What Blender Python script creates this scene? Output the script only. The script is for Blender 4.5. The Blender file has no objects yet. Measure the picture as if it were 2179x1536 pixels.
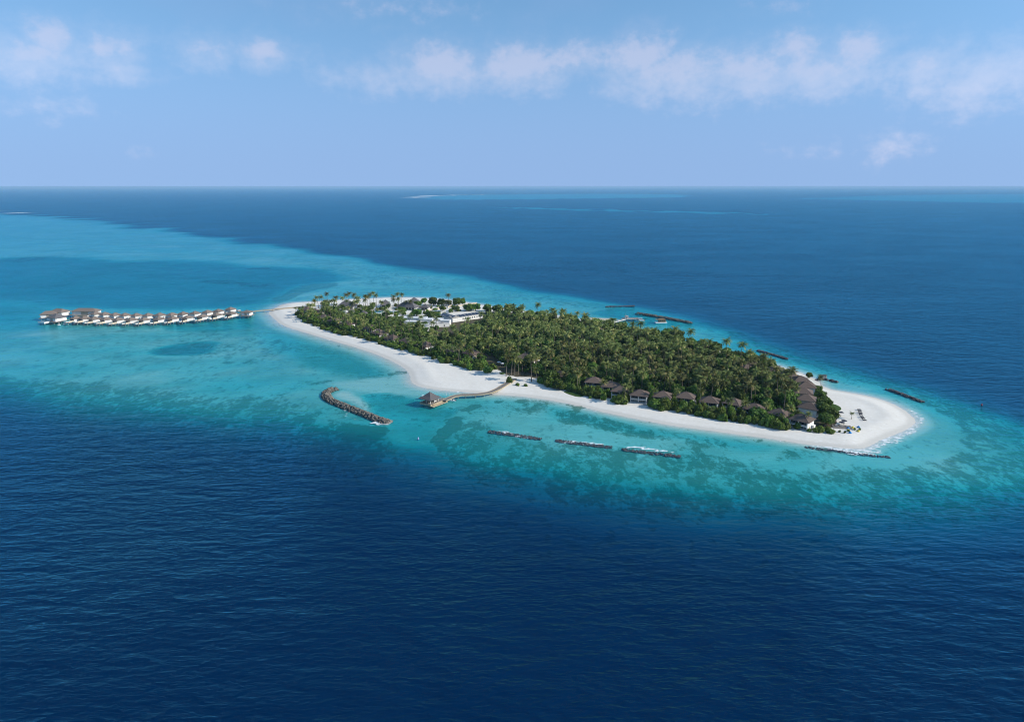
import bpy, math, random
import numpy as np
from mathutils import Vector, Matrix

# ------------------------------------------------------------------ camera, sky, sun, exposure
SC = bpy.context.scene
COL = SC.collection
H, F, PW, PH = 140.0, 1453.0, 2179.0, 1536.0
PITCH = math.atan(371.0 / F)
cam_d = bpy.data.cameras.new("camera")
cam_d.sensor_width = 36.0
cam_d.lens = F / PW * 36.0
cam_d.clip_start, cam_d.clip_end = 1.0, 600000.0
cam = bpy.data.objects.new("camera", cam_d)
cam.location = (0, 0, H)
cam.rotation_euler = (math.pi / 2 - PITCH, 0, 0)
COL.objects.link(cam)
SC.camera = cam

SUN_EL = math.radians(31.0)
SUN_XY = Vector((0.972, -0.235)).normalized()
SUN_DIR = Vector((SUN_XY.x * math.cos(SUN_EL), SUN_XY.y * math.cos(SUN_EL), math.sin(SUN_EL)))
sun_d = bpy.data.lights.new("sun", "SUN")
sun_d.energy, sun_d.angle, sun_d.color = 4.4, math.radians(0.6), (1.0, 0.93, 0.82)
sun = bpy.data.objects.new("sun", sun_d)
sun.rotation_euler = SUN_DIR.to_track_quat('Z', 'Y').to_euler()
sun.location = (0, 0, 400)
COL.objects.link(sun)

SC.view_settings.view_transform = 'Standard'
SC.view_settings.look = 'None'
SC.view_settings.gamma = 1.0
SC.view_settings.exposure = 0.12
SC.view_settings.use_curve_mapping = False
SC.cycles.max_bounces = 4
SC.cycles.diffuse_bounces = 2
SC.cycles.glossy_bounces = 1
SC.cycles.use_light_tree = False
SC.cycles.adaptive_threshold = .02
SC.cycles.transparent_max_bounces = 16
SC.cycles.volume_bounces = 0
SC.cycles.use_denoising = True
SC.cycles.caustics_reflective = False
SC.cycles.caustics_refractive = False
SC.cycles.filter_width = 1.05


def pix_dir(x, y):
    r, u = (x - PW / 2) / F, -(y - PH / 2) / F
    c, s = math.cos(PITCH), math.sin(PITCH)
    return Vector((r, c + u * s, -s + u * c))


def G(x, y, z=0.0):
    """Survey: the place on the level z that the photograph shows at (x, y)."""
    d = pix_dir(x, y)
    t = (z - H) / d.z
    return Vector((d.x * t, d.y * t, z))


def ppm(p):
    return F / max(1.0, (Vector(p) - Vector((0, 0, H))).length)


def nn(nt, kind, **kw):
    n = nt.nodes.new(kind)
    for k, v in kw.items():
        if k.startswith('i_'):
            n.inputs[k[2:].replace('_', ' ')].default_value = v
        else:
            setattr(n, k, v)
    return n


def math_node(nt, op, a, b=None, c=None, clamp=False):
    n = nt.nodes.new('ShaderNodeMath')
    n.operation = op
    n.use_clamp = clamp
    for i, v in enumerate((a, b, c)):
        if v is None:
            continue
        if isinstance(v, (int, float)):
            n.inputs[i].default_value = v
        else:
            nt.links.new(v, n.inputs[i])
    return n.outputs[0]


def map_range(nt, v, a, b, c=0.0, d=1.0, smooth=True):
    n = nt.nodes.new('ShaderNodeMapRange')
    n.interpolation_type = 'SMOOTHSTEP' if smooth else 'LINEAR'
    nt.links.new(v, n.inputs['Value'])
    for k, x in zip(('From Min', 'From Max', 'To Min', 'To Max'), (a, b, c, d)):
        n.inputs[k].default_value = x
    return n.outputs['Result']


def mix_col(nt, fac, a, b, blend='MIX'):
    n = nt.nodes.new('ShaderNodeMix')
    n.data_type = 'RGBA'
    n.blend_type = blend
    for sock, v in ((n.inputs['Factor'], fac), (n.inputs['A'], a), (n.inputs['B'], b)):
        pass
    def put(s, v):
        if isinstance(v, (int, float)):
            s.default_value = v
        elif isinstance(v, tuple):
            s.default_value = (*v, 1.0) if len(v) == 3 else v
        else:
            nt.links.new(v, s)
    put(n.inputs[0], fac); put(n.inputs[6], a); put(n.inputs[7], b)
    return n.outputs[2]


def noise(nt, vec, scale, detail=4.0, rough=0.55, dims='3D'):
    n = nt.nodes.new('ShaderNodeTexNoise')
    n.noise_dimensions = dims
    n.inputs['Scale'].default_value = scale
    n.inputs['Detail'].default_value = detail
    n.inputs['Roughness'].default_value = rough
    if vec is not None:
        nt.links.new(vec, n.inputs['Vector'])
    return n.outputs['Fac']


def mapping(nt, vec, scale=(1, 1, 1), rot=(0, 0, 0), loc=(0, 0, 0)):
    n = nt.nodes.new('ShaderNodeMapping')
    n.inputs['Scale'].default_value = scale
    n.inputs['Rotation'].default_value = rot
    n.inputs['Location'].default_value = loc
    nt.links.new(vec, n.inputs['Vector'])
    return n.outputs['Vector']


# ---- the sky: Nishita daylight with a far bank of soft cumulus that goes on all round
world = bpy.data.worlds.new("World")
SC.world = world
world.use_nodes = True
wt = world.node_tree
wt.nodes.clear()
w_out = nn(wt, 'ShaderNodeOutputWorld')
world.cycles.sampling_method = 'MANUAL'
world.cycles.sample_map_resolution = 256
sky = nn(wt, 'ShaderNodeTexSky', sky_type='NISHITA', sun_disc=False)
sky.sun_elevation = SUN_EL
sky.sun_rotation = math.atan2(SUN_XY.x, SUN_XY.y)
sky.altitude, sky.air_density, sky.dust_density, sky.ozone_density = 100.0, 1.0, 0.3, 3.0
# the humid horizon is as blue as the sky a little above it
lift = nn(wt, 'ShaderNodeVectorMath', operation='MULTIPLY_ADD')
lift.inputs[1].default_value, lift.inputs[2].default_value = (1, 1, .9), (0, 0, .20)
tc0 = nn(wt, 'ShaderNodeTexCoord')
wt.links.new(tc0.outputs['Generated'], lift.inputs[0])
lift_n = nn(wt, 'ShaderNodeVectorMath', operation='NORMALIZE')
wt.links.new(lift.outputs[0], lift_n.inputs[0])
wt.links.new(lift_n.outputs[0], sky.inputs['Vector'])
bg_sky = nn(wt, 'ShaderNodeBackground')
bg_sky.inputs['Strength'].default_value = 0.15
tint = mix_col(wt, 1.0, sky.outputs['Color'], (1.02, 1.24, 1.22), 'MULTIPLY')
wt.links.new(tint, bg_sky.inputs['Color'])
tc = nn(wt, 'ShaderNodeTexCoord')
sx = nn(wt, 'ShaderNodeSeparateXYZ')
wt.links.new(tc.outputs['Generated'], sx.inputs[0])
az_raw = math_node(wt, 'ARCTAN2', sx.outputs['X'], sx.outputs['Y'])
PER = math.pi / 2
az = math_node(wt, 'SUBTRACT', math_node(wt, 'FLOORED_MODULO', math_node(wt, 'ADD', az_raw, PER / 2), PER), PER / 2)
el = math_node(wt, 'ARCSINE', sx.outputs['Z'])
cmb = nn(wt, 'ShaderNodeCombineXYZ')
wt.links.new(az, cmb.inputs[0]); wt.links.new(el, cmb.inputs[1])


def sky_ang(x, y):
    d = pix_dir(x, y).normalized()
    return math.atan2(d.x, d.y), math.asin(d.z)


# cloud lumps: photo x, y, half width, half height, strength
LUMPS = [(60, 120, 90, 50, .8), (105, 78, 50, 38, .9), (215, 105, 70, 50, .75), (250, 150, 70, 28, .6), (10, 110, 45, 45, .6),
         (75, 222, 85, 30, .42), (450, 105, 70, 34, .72), (555, 112, 70, 34, .72), (850, 22, 170, 40, .52),
         (790, 165, 60, 36, .62), (720, 165, 55, 28, .5), (935, 140, 75, 46, .95), (960, 175, 50, 28, .6), (1105, 140, 80, 44, .95), (1215, 125, 80, 40, .75),
         (1365, 120, 60, 45, .95), (1440, 155, 110, 50, .9), (1580, 150, 130, 55, .8), (1690, 100, 60, 34, .85), (1740, 150, 120, 55, .8),
         (1825, 105, 70, 40, .8), (1975, 145, 90, 48, .75), (2110, 160, 110, 60, .75), (1960, 190, 80, 40, .5), (2060, 210, 120, 40, .5),
         (1905, 318, 60, 34, .40), (1785, 325, 50, 22, .30), (1690, 330, 60, 18, .26), (1650, 10, 160, 34, .42), (310, 328, 45, 16, .24)]
CV = cmb.outputs[0]
wob = nn(wt, 'ShaderNodeTexNoise')
wob.inputs['Scale'].default_value = 26.0
wob.inputs['Detail'].default_value = 5.0
wt.links.new(CV, wob.inputs['Vector'])
field = 0.0
for (lx, ly, lw, lh, ls) in LUMPS:
    a0, e0 = sky_ang(lx, ly)
    a1, _ = sky_ang(lx + lw * 1.7, ly)
    _, e1 = sky_ang(lx, ly - lh * 1.45)
    ma = nn(wt, 'ShaderNodeVectorMath', operation='MULTIPLY_ADD')
    ka, ke = 1 / (1.6 * (a1 - a0)), 1 / (1.6 * (e1 - e0))
    wt.links.new(CV, ma.inputs[0])
    ma.inputs[1].default_value, ma.inputs[2].default_value = (ka, ke, 0), (-a0 * ka, -e0 * ke, 0)
    ln = nn(wt, 'ShaderNodeVectorMath', operation='LENGTH')
    wt.links.new(ma.outputs[0], ln.inputs[0])
    g = math_node(wt, 'MULTIPLY_ADD', ln.outputs['Value'], -ls, ls)
    field = math_node(wt, 'MAXIMUM', g, field)
fine = noise(wt, mapping(wt, CV, (1, 1.3, 1)), 60.0, 4.0, 0.6)
soft = noise(wt, mapping(wt, CV, (1, 1.6, 1), loc=(3.1, 1.7, 0)), 9.0, 3.0, 0.5)
shape = math_node(wt, 'ADD', field, math_node(wt, 'MULTIPLY', math_node(wt, 'SUBTRACT', wob.outputs['Fac'], 0.5), .62))
shape = math_node(wt, 'ADD', shape, math_node(wt, 'MULTIPLY', math_node(wt, 'SUBTRACT', fine, 0.5), 0.50))
alpha = map_range(wt, shape, 0.20, 0.82, 0.0, 0.47)
veil = map_range(wt, soft, 0.32, 0.72, 0.0, 0.26)
veil = math_node(wt, 'MULTIPLY', veil, map_range(wt, el, .36, .12, .25, 1.0))
alpha = math_node(wt, 'MAXIMUM', alpha, veil)
alpha = math_node(wt, 'MAXIMUM', alpha, map_range(wt, el, .26, 0.0, 0.0, .85))
ccol = mix_col(wt, map_range(wt, shape, 0.15, .80), (0.27, 0.41, 0.70), (0.68, 0.65, 0.80))
bg_c = nn(wt, 'ShaderNodeBackground')
bg_c.inputs['Strength'].default_value = 1.0
wt.links.new(ccol, bg_c.inputs['Color'])
mixw = nn(wt, 'ShaderNodeMixShader')
wt.links.new(alpha, mixw.inputs[0]); wt.links.new(bg_sky.outputs[0], mixw.inputs[1]); wt.links.new(bg_c.outputs[0], mixw.inputs[2])
wt.links.new(mixw.outputs[0], w_out.inputs['Surface'])

# ------------------------------------------------------------------ helpers
R = random.Random(7)


def tag(o, label=None, cat=None, group=None, kind=None):
    if label: o["label"] = label
    if cat: o["category"] = cat
    if group: o["group"] = group
    if kind: o["kind"] = kind
    return o


def link(o, parent=None):
    COL.objects.link(o)
    if parent is not None:
        o.parent = parent
    return o


def empty(name, loc, rz=0.0, scale=1.0):
    o = bpy.data.objects.new(name, None)
    o.empty_display_size = 1.0
    o.location = loc
    o.rotation_euler = (0, 0, rz)
    o.scale = (scale,) * 3
    return link(o)


def mobj(name, mesh, parent=None):
    return link(bpy.data.objects.new(name, mesh), parent)


def copy_tree(o, parent=None):
    c = o.copy()
    COL.objects.link(c)
    c.parent = parent
    for ch in list(o.children):
        copy_tree(ch, c)
    return c


class MB:
    """Collects solids; build() links them as one mesh object."""
    def __init__(self):
        self.v, self.f = [], []

    def add(self, vs, fs):
        n = len(self.v)
        self.v += [tuple(p) for p in vs]
        self.f += [tuple(i + n for i in f) for f in fs]
        return self

    def box(self, c, s, rz=0.0, taper=1.0):
        x, y, z = (k / 2 for k in s)
        cr, sr = math.cos(rz), math.sin(rz)
        vs = []
        for dz in (-z, z):
            k = taper if dz > 0 else 1.0
            for dx, dy in ((-x, -y), (x, -y), (x, y), (-x, y)):
                dx, dy = dx * k, dy * k
                vs.append((c[0] + dx * cr - dy * sr, c[1] + dx * sr + dy * cr, c[2] + dz))
        return self.add(vs, [(3, 2, 1, 0), (4, 5, 6, 7), (0, 1, 5, 4), (1, 2, 6, 5), (2, 3, 7, 6), (3, 0, 4, 7)])

    def bar(self, a, b, r, n=6, r2=None):
        a, b = Vector(a), Vector(b)
        d = (b - a).normalized()
        u = d.orthogonal().normalized()
        w = d.cross(u)
        r2 = r if r2 is None else r2
        vs = [a + (u * math.cos(2 * math.pi * i / n) + w * math.sin(2 * math.pi * i / n)) * r for i in range(n)]
        vs += [b + (u * math.cos(2 * math.pi * i / n) + w * math.sin(2 * math.pi * i / n)) * r2 for i in range(n)]
        fs = [(i, (i + 1) % n, n + (i + 1) % n, n + i) for i in range(n)]
        fs += [tuple(range(n))[::-1], tuple(range(n, 2 * n))]
        return self.add(vs, fs)

    def prism(self, pts, z0, z1):
        n = len(pts)
        vs = [(p[0], p[1], z0) for p in pts] + [(p[0], p[1], z1) for p in pts]
        fs = [(i, (i + 1) % n, n + (i + 1) % n, n + i) for i in range(n)]
        fs += [tuple(range(n))[::-1], tuple(range(n, 2 * n))]
        return self.add(vs, fs)

    def hip(self, w, d, z0, z1, ridge=0.0, axis='x', thick=0.22, c=(0, 0), flare=0.0):
        """Hipped roof with a soffit: eaves w by d at z0, ridge of given length at z1."""
        x, y = w / 2, d / 2
        rx, ry = (ridge / 2, 0) if axis == 'x' else (0, ridge / 2)
        cx, cy = c
        e0 = [(-x, -y), (x, -y), (x, y), (-x, y)]
        vs = [(cx + p[0], cy + p[1], z0 - thick) for p in e0] + [(cx + p[0], cy + p[1], z0) for p in e0]
        fs = [(3, 2, 1, 0), (0, 1, 5, 4), (1, 2, 6, 5), (2, 3, 7, 6), (3, 0, 4, 7)]
        if flare:
            m = [(p[0] * .55, p[1] * .55) for p in e0]
            zm = z0 + (z1 - z0) * (0.45 - flare)
            vs += [(cx + p[0], cy + p[1], zm) for p in m]
            fs += [(4, 5, 9, 8), (5, 6, 10, 9), (6, 7, 11, 10), (7, 4, 8, 11)]
            base = 8
        else:
            base = 4
        n = len(vs)
        if ridge < 0.05:
            vs.append((cx, cy, z1))
            fs += [(base + i, base + (i + 1) % 4, n) for i in range(4)]
        else:
            vs += [(cx - rx, cy - ry, z1), (cx + rx, cy + ry, z1)]
            b0, b1, b2, b3 = base, base + 1, base + 2, base + 3
            if axis == 'x':
                fs += [(b0, b1, n + 1, n), (b1, b2, n + 1), (b2, b3, n, n + 1), (b3, b0, n)]
            else:
                fs += [(b0, b1, n), (b1, b2, n + 1, n), (b2, b3, n + 1), (b3, b0, n, n + 1)]
        return self.add(vs, fs)

    def mesh(self, name, mat):
        me = bpy.data.meshes.new(name)
        me.from_pydata(self.v, [], self.f)
        me.materials.append(mat)
        me.update()
        return me

    def build(self, name, mat, parent=None):
        o = mobj(name, self.mesh(name, mat), parent)
        if parent is not None and name in ('frame', 'railing', 'steps', 'stair', 'ridge_cap', 'parapet', 'branches', 'fascia'):
            o["kind"] = 'stuff'                       # trim too fine to pick apart
        return o


def mesh_np(name, verts, quads, mat, attrs=None, smooth=True):
    """Mesh from numpy arrays (quads or tris); attrs: name -> per-vertex float."""
    me = bpy.data.meshes.new(name)
    nv, nf, k = len(verts), len(quads), quads.shape[1]
    me.vertices.add(nv)
    me.vertices.foreach_set('co', verts.astype(np.float32).ravel())
    me.loops.add(nf * k)
    me.loops.foreach_set('vertex_index', quads.astype(np.int32).ravel())
    me.polygons.add(nf)
    me.polygons.foreach_set('loop_start', np.arange(0, nf * k, k, dtype=np.int32))
    if smooth:
        me.polygons.foreach_set('use_smooth', np.ones(nf, dtype=bool))
    for an, av in (attrs or {}).items():
        a = me.attributes.new(an, 'FLOAT', 'POINT')
        a.data.foreach_set('value', av.astype(np.float32).ravel())
    me.materials.append(mat)
    me.update(calc_edges=True)
    me.validate()
    return me


# ---- plane shapes surveyed from the photograph, kept in metres
def chaikin(p, it=2):
    p = np.asarray(p, float)
    for _ in range(it):
        q = np.roll(p, -1, 0)
        p = np.stack([p * .75 + q * .25, p * .25 + q * .75], 1).reshape(-1, 2)
    return p


def poly(px, it=2, z=0.0):
    return chaikin([G(x, y, z)[:2] for x, y in px], it)


def sdf(P, pl, margin=None):
    """Signed distance, positive inside; with a margin only points near the shape are worked out."""
    n = len(P)
    out = np.full(n, -1e9)
    if margin is not None:
        lo, hi = pl.min(0) - margin, pl.max(0) + margin
        idx = np.nonzero((P[:, 0] > lo[0]) & (P[:, 0] < hi[0]) & (P[:, 1] > lo[1]) & (P[:, 1] < hi[1]))[0]
    else:
        idx = np.arange(n)
    if len(idx) == 0:
        return out
    x, y = P[idx, 0], P[idx, 1]
    d2 = np.full(len(idx), 1e18)
    ins = np.zeros(len(idx), bool)
    m = len(pl)
    for i in range(m):
        ax, ay = pl[i]
        bx, by = pl[(i + 1) % m]
        ex, ey = bx - ax, by - ay
        L = ex * ex + ey * ey + 1e-12
        t = np.clip(((x - ax) * ex + (y - ay) * ey) / L, 0, 1)
        dx, dy = x - ax - t * ex, y - ay - t * ey
        d2 = np.minimum(d2, dx * dx + dy * dy)
        if ay != by:
            ins ^= ((ay > y) != (by > y)) & (x < ex * (y - ay) / (by - ay) + ax)
    out[idx] = np.where(ins, 1, -1) * np.sqrt(d2)
    return out


def sstep(v, a, b):
    t = np.clip((v - a) / (b - a), 0, 1)
    return t * t * (3 - 2 * t)


def wav(P, s, seed):
    """Smooth wandering value about -1..1 with wavelength near s metres."""
    r = np.random.RandomState(seed)
    o = np.zeros(len(P))
    for _ in range(7):
        a = r.uniform(0, 2 * math.pi)
        k = 2 * math.pi / (s * r.uniform(.6, 1.7))
        o += np.sin(k * (P[:, 0] * math.cos(a) + P[:, 1] * math.sin(a)) + r.uniform(0, 6.28))
    return o / 3.2


SHORE = poly([(569, 664), (583, 677), (597, 690), (617, 698), (652, 708), (698, 722), (744, 735), (789, 749), (819, 761), (847, 774),
              (866, 787), (874, 800), (875, 812), (888, 822), (927, 829), (984, 834), (1040, 838), (1112, 843), (1158, 849), (1204, 857),
              (1249, 868), (1295, 879), (1364, 893), (1433, 906), (1483, 912), (1565, 923), (1648, 934), (1703, 943), (1758, 950), (1813, 955),
              (1843, 954), (1868, 938), (1909, 923), (1940, 909), (1950, 896), (1937, 882), (1915, 867), (1882, 852), (1840, 841), (1799, 834),
              (1766, 829), (1747, 820), (1743, 812), (1728, 803), (1703, 793), (1670, 783), (1642, 774), (1606, 763), (1560, 752), (1500, 737),
              (1440, 722), (1380, 708), (1330, 697), (1312, 689), (1300, 681), (1272, 678), (1255, 684), (1230, 678), (1180, 669), (1110, 661), (1060, 655),
              (1017, 647), (989, 643), (940, 636), (880, 633), (835, 633), (790, 635), (740, 637), (700, 640), (663, 642), (624, 644),
              (601, 648), (590, 654)], 2)
REEF = poly([(-700, 440), (-200, 448), (0, 453), (150, 463), (300, 483), (430, 501), (560, 521), (700, 541), (830, 563), (960, 586),
             (1080, 609), (1200, 631), (1290, 648), (1330, 651), (1370, 659), (1440, 676), (1500, 694), (1560, 714), (1650, 746), (1750, 778),
             (1850, 806), (1950, 834), (2050, 866), (2150, 900), (2260, 960), (2270, 1010), (2130, 1042), (2000, 1056), (1850, 1062), (1700, 1062),
             (1550, 1052), (1400, 1038), (1250, 1018), (1100, 994), (1000, 972), (930, 952), (850, 942), (780, 922), (700, 908), (600, 897),
             (500, 889), (400, 880), (300, 872), (200, 862), (100, 846), (0, 826), (-200, 800), (-700, 770)], 2)
# water deeper or shallower than the reef flat: outline, depth, softness of its rim in metres
POOLS = [
    ([(-400, 556), (-100, 552), (0, 549), (90, 546), (180, 553), (340, 556), (440, 558), (520, 562), (600, 570), (680, 578), (728, 590), (700, 600),
      (640, 606), (605, 617), (585, 630), (555, 645), (480, 652), (400, 656), (250, 656), (120, 652), (60, 646), (0, 640), (-400, 625)], 10.5, 22),
    ([(-400, 625), (0, 625), (90, 640), (120, 680), (60, 700), (0, 690), (-400, 690)], 6.5, 40),
    ([(545, 640), (590, 640), (580, 660), (560, 690), (480, 705), (380, 705), (330, 690), (480, 668)], 5.6, 12),
    ([(314, 752), (350, 737), (400, 729), (440, 726), (462, 730), (457, 746), (430, 754), (370, 756)], 9.0, 5),
    ([(590, 705), (700, 735), (800, 765), (850, 785), (840, 800), (760, 800), (690, 790), (620, 760), (560, 730)], 4.6, 14),
    ([(772, 842), (790, 836), (822, 835), (850, 842), (880, 850), (905, 856), (930, 868), (985, 866), (975, 880), (958, 892), (937, 910), (915, 935),
      (890, 948), (850, 940), (822, 926), (838, 915), (838, 905), (815, 890), (793, 870), (783, 855)], 5.0, 2.0),
    ([(690, 812), (760, 806), (830, 800), (862, 796), (872, 818), (900, 832), (960, 842), (900, 848), (840, 836), (780, 834), (730, 826)], 1.5, 8),
    ([(705, 838), (728, 830), (752, 833), (775, 850), (792, 872), (800, 886), (770, 872), (735, 856), (712, 848)], 1.1, 4),
    ([(1150, 858), (1300, 890), (1430, 915), (1560, 932), (1650, 945), (1600, 958), (1450, 935), (1300, 912), (1180, 885)], 4.2, 8),
    ([(1060, 905), (1110, 893), (1200, 905), (1310, 930), (1400, 945), (1430, 958), (1330, 950), (1180, 930), (1090, 918)], 2.4, 6),
    ([(1262, 664), (1300, 657), (1345, 652), (1372, 656), (1405, 668), (1440, 684), (1446, 692), (1415, 691), (1390, 690), (1365, 696), (1340, 690),
      (1310, 682), (1280, 672)], 6.0, 6),
    ([(1850, 962), (1915, 930), (1955, 905), (1985, 880), (2020, 900), (2040, 935), (2005, 965), (1930, 988), (1860, 985)], 2.6, 10),
    ([(1745, 800), (1790, 815), (1830, 822), (1860, 832), (1830, 838), (1790, 832), (1755, 820)], 2.2, 5),
    ([(852, 422), (900, 417), (1060, 413.5), (1300, 412), (1480, 414), (1500, 420), (1300, 423), (1100, 425), (950, 427)], 6.5, 260),
    ([(1050, 439), (1250, 445), (1450, 449), (1650, 453), (1650, 458), (1450, 454), (1250, 449.5), (1050, 443)], 8.0, 60),
    ([(1600, 423), (1900, 414), (2500, 410), (2500, 440), (2000, 431), (1800, 427)], 9.5, 500),
]
# coral and seagrass beds: outline, weight, softness
BEDS = [
    ([(-400, 770), (0, 798), (120, 806), (250, 806), (330, 822), (430, 838), (480, 835), (540, 838), (600, 843), (650, 850), (690, 868), (745, 890),
      (805, 905), (850, 925), (870, 1010), (600, 1000), (0, 990), (-400, 950)], .66, 17),
    ([(962, 886), (1000, 876), (1030, 893), (1045, 908), (1100, 922), (1150, 934), (1300, 944), (1440, 966), (1500, 950), (1560, 962), (1620, 985),
      (1660, 996), (1700, 1000), (1760, 992), (1850, 988), (1930, 990), (1990, 968), (2040, 930), (2020, 900), (1975, 868), (1930, 846), (1880, 826),
      (1840, 818), (1780, 800), (1700, 775), (1600, 738), (1520, 712), (1530, 690), (1800, 770), (2300, 880), (2400, 1100), (1700, 1110), (1100, 1060), (920, 980), (912, 938)], .60, 9),
    ([(905, 938), (925, 925), (945, 906), (962, 888), (990, 884), (985, 905), (950, 940), (925, 965)], 1.0, 2.2),
    ([(720, 893), (800, 903), (838, 906), (842, 914), (824, 926), (812, 936), (740, 922)], .98, 3),
    ([(1168, 876), (1195, 862), (1260, 878), (1330, 898), (1400, 914), (1440, 944), (1385, 936), (1300, 922), (1232, 906), (1180, 898)], .64, 6),
    ([(1440, 915), (1520, 928), (1560, 945), (1540, 975), (1470, 965), (1450, 945)], .52, 7),
    ([(1640, 945), (1720, 962), (1700, 985), (1640, 978)], .55, 7),
    ([(1110, 848), (1150, 850), (1180, 858), (1160, 880), (1110, 880), (1060, 892), (1080, 868)], .50, 6),
    ([(973, 873), (990, 862), (1010, 856), (1030, 858), (1015, 867), (990, 877)], .85, 1.6),
    ([(1048, 855), (1062, 850), (1076, 854), (1070, 858), (1052, 858)], .75, 1.2),
    ([(1085, 856), (1105, 848), (1128, 847), (1115, 856), (1095, 861)], .75, 1.5),
    ([(865, 872), (890, 858), (930, 866), (965, 862), (978, 872), (955, 884), (915, 892), (880, 888)], .60, 4),
    ([(640, 818), (700, 804), (722, 802), (716, 812), (665, 821)], .70, 3),
    ([(745, 806), (800, 796), (858, 785), (885, 790), (845, 800), (770, 807)], .70, 3),
    ([(330, 712), (480, 690), (600, 715), (680, 745), (640, 775), (500, 780), (400, 770)], .44, 14),
    ([(575, 641), (600, 622), (640, 606), (725, 598), (712, 612), (660, 622), (622, 640), (600, 648)], .78, 7),
    ([(400, 596), (470, 590), (560, 600), (610, 606), (560, 612), (480, 606)], .62, 10),
    ([(545, 568), (575, 564), (592, 568), (575, 572), (552, 572)], .70, 6),
    ([(-50, 556), (60, 545), (150, 540), (170, 546), (100, 552), (0, 560)], .62, 20),
    ([(1190, 857), (1225, 862), (1258, 868), (1240, 872), (1210, 866)], .80, 1.5),
    ([(1605, 930), (1625, 932), (1622, 938), (1606, 937)], .85, 1.2),
    ([(1690, 952), (1760, 957), (1840, 966), (1890, 968), (1905, 974), (1840, 974), (1760, 965)], .90, 2),
    ([(980, 596), (1120, 618), (1260, 645), (1330, 650), (1330, 662), (1240, 660), (1120, 640), (1000, 618)], .46, 14),
    ([(560, 530), (760, 560), (900, 585), (1000, 612), (900, 622), (760, 606), (640, 580)], .44, 22),
    ([(-200, 470), (100, 472), (330, 500), (520, 530), (400, 540), (150, 520), (-200, 510)], .42, 60),
    ([(700, 822), (712, 818), (740, 822), (735, 832), (712, 832)], .50, 2),
]
# surf: outline, strength, softness
SURF = [
    ([(1845, 958), (1850, 944), (1890, 929), (1922, 917), (1945, 905), (1949, 893), (1935, 878), (1912, 863), (1932, 866), (1956, 880), (1970, 896), (1962, 915),
      (1930, 935), (1885, 951), (1858, 960)], .62, 2.4),
    ([(1704, 944), (1730, 948), (1780, 952), (1840, 958), (1870, 956), (1895, 966), (1880, 970), (1835, 972), (1770, 962), (1715, 953)], .66, 1.6),
    ([(1052, 914), (1070, 915), (1100, 922), (1140, 931), (1140, 934), (1095, 927), (1060, 919)], .85, .8),
    ([(1190, 936), (1230, 938), (1290, 946), (1285, 951), (1230, 945), (1195, 940)], .75, 1.0),
    ([(1325, 951), (1350, 950), (1390, 956), (1430, 963), (1438, 967), (1390, 961), (1345, 957)], .85, .8),
    ([(790, 896), (815, 892), (835, 890), (842, 897), (832, 905), (805, 903)], .70, 1.2),
    ([(690, 850), (715, 862), (760, 882), (790, 896), (786, 899), (745, 882), (700, 862)], .55, .8),
    ([(852, 421.5), (866, 418), (900, 416.5), (1060, 413.2), (1060, 414.0), (900, 418), (905, 420), (885, 423)], .62, 60),
    ([(-300, 450), (-20, 450), (38, 451.4), (36, 453), (-20, 453.5), (-300, 453)], .95, 10),
    ([(597, 690), (640, 705), (700, 722), (700, 724), (640, 708), (600, 694)], .45, .8),
]
GROVE_FLOOR = poly([(640, 672), (700, 664), (760, 668), (930, 690), (1040, 664), (1100, 668), (1230, 688), (1320, 703), (1440, 728), (1606, 769), (1690, 795), (1735, 818),
                    (1755, 840), (1785, 880), (1775, 920), (1720, 920), (1660, 914), (1560, 897), (1430, 876), (1330, 858), (1240, 842), (1160, 822), (1140, 806), (1085, 806),
                    (1050, 785), (990, 782), (930, 766), (840, 738), (730, 712), (660, 690)], 1)
POOLW = [(poly(p, 2), d, s) for p, d, s in POOLS]
BEDW = [(poly(p, 2), w, s) for p, w, s in BEDS]
SURFW = [(poly(p, 1), w, s) for p, w, s in SURF]


def land_z(sd, P):
    z = np.interp(sd, [0, 4, 9, 13, 16, 20, 32, 60, 120], [0, .42, .95, 1.50, 1.52, 1.30, 1.38, 1.6, 1.9])
    return z + np.where(sd > 3, .07 * wav(P, 9, 3) + .05 * wav(P, 3.7, 5), 0) * np.clip(sd / 12, 0, 1)


GRID = {}


def ground_at(x, y):
    gx_, gy_, Z = GRID['x'], GRID['y'], GRID['z']
    i = min(max(int(np.searchsorted(gx_, x)) - 1, 0), len(gx_) - 2)
    j = min(max(int(np.searchsorted(gy_, y)) - 1, 0), len(gy_) - 2)
    u, v = (x - gx_[i]) / (gx_[i + 1] - gx_[i]), (y - gy_[j]) / (gy_[j + 1] - gy_[j])
    return float((Z[j, i] * (1 - u) + Z[j, i + 1] * u) * (1 - v) + (Z[j + 1, i] * (1 - u) + Z[j + 1, i + 1] * u) * v)


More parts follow.
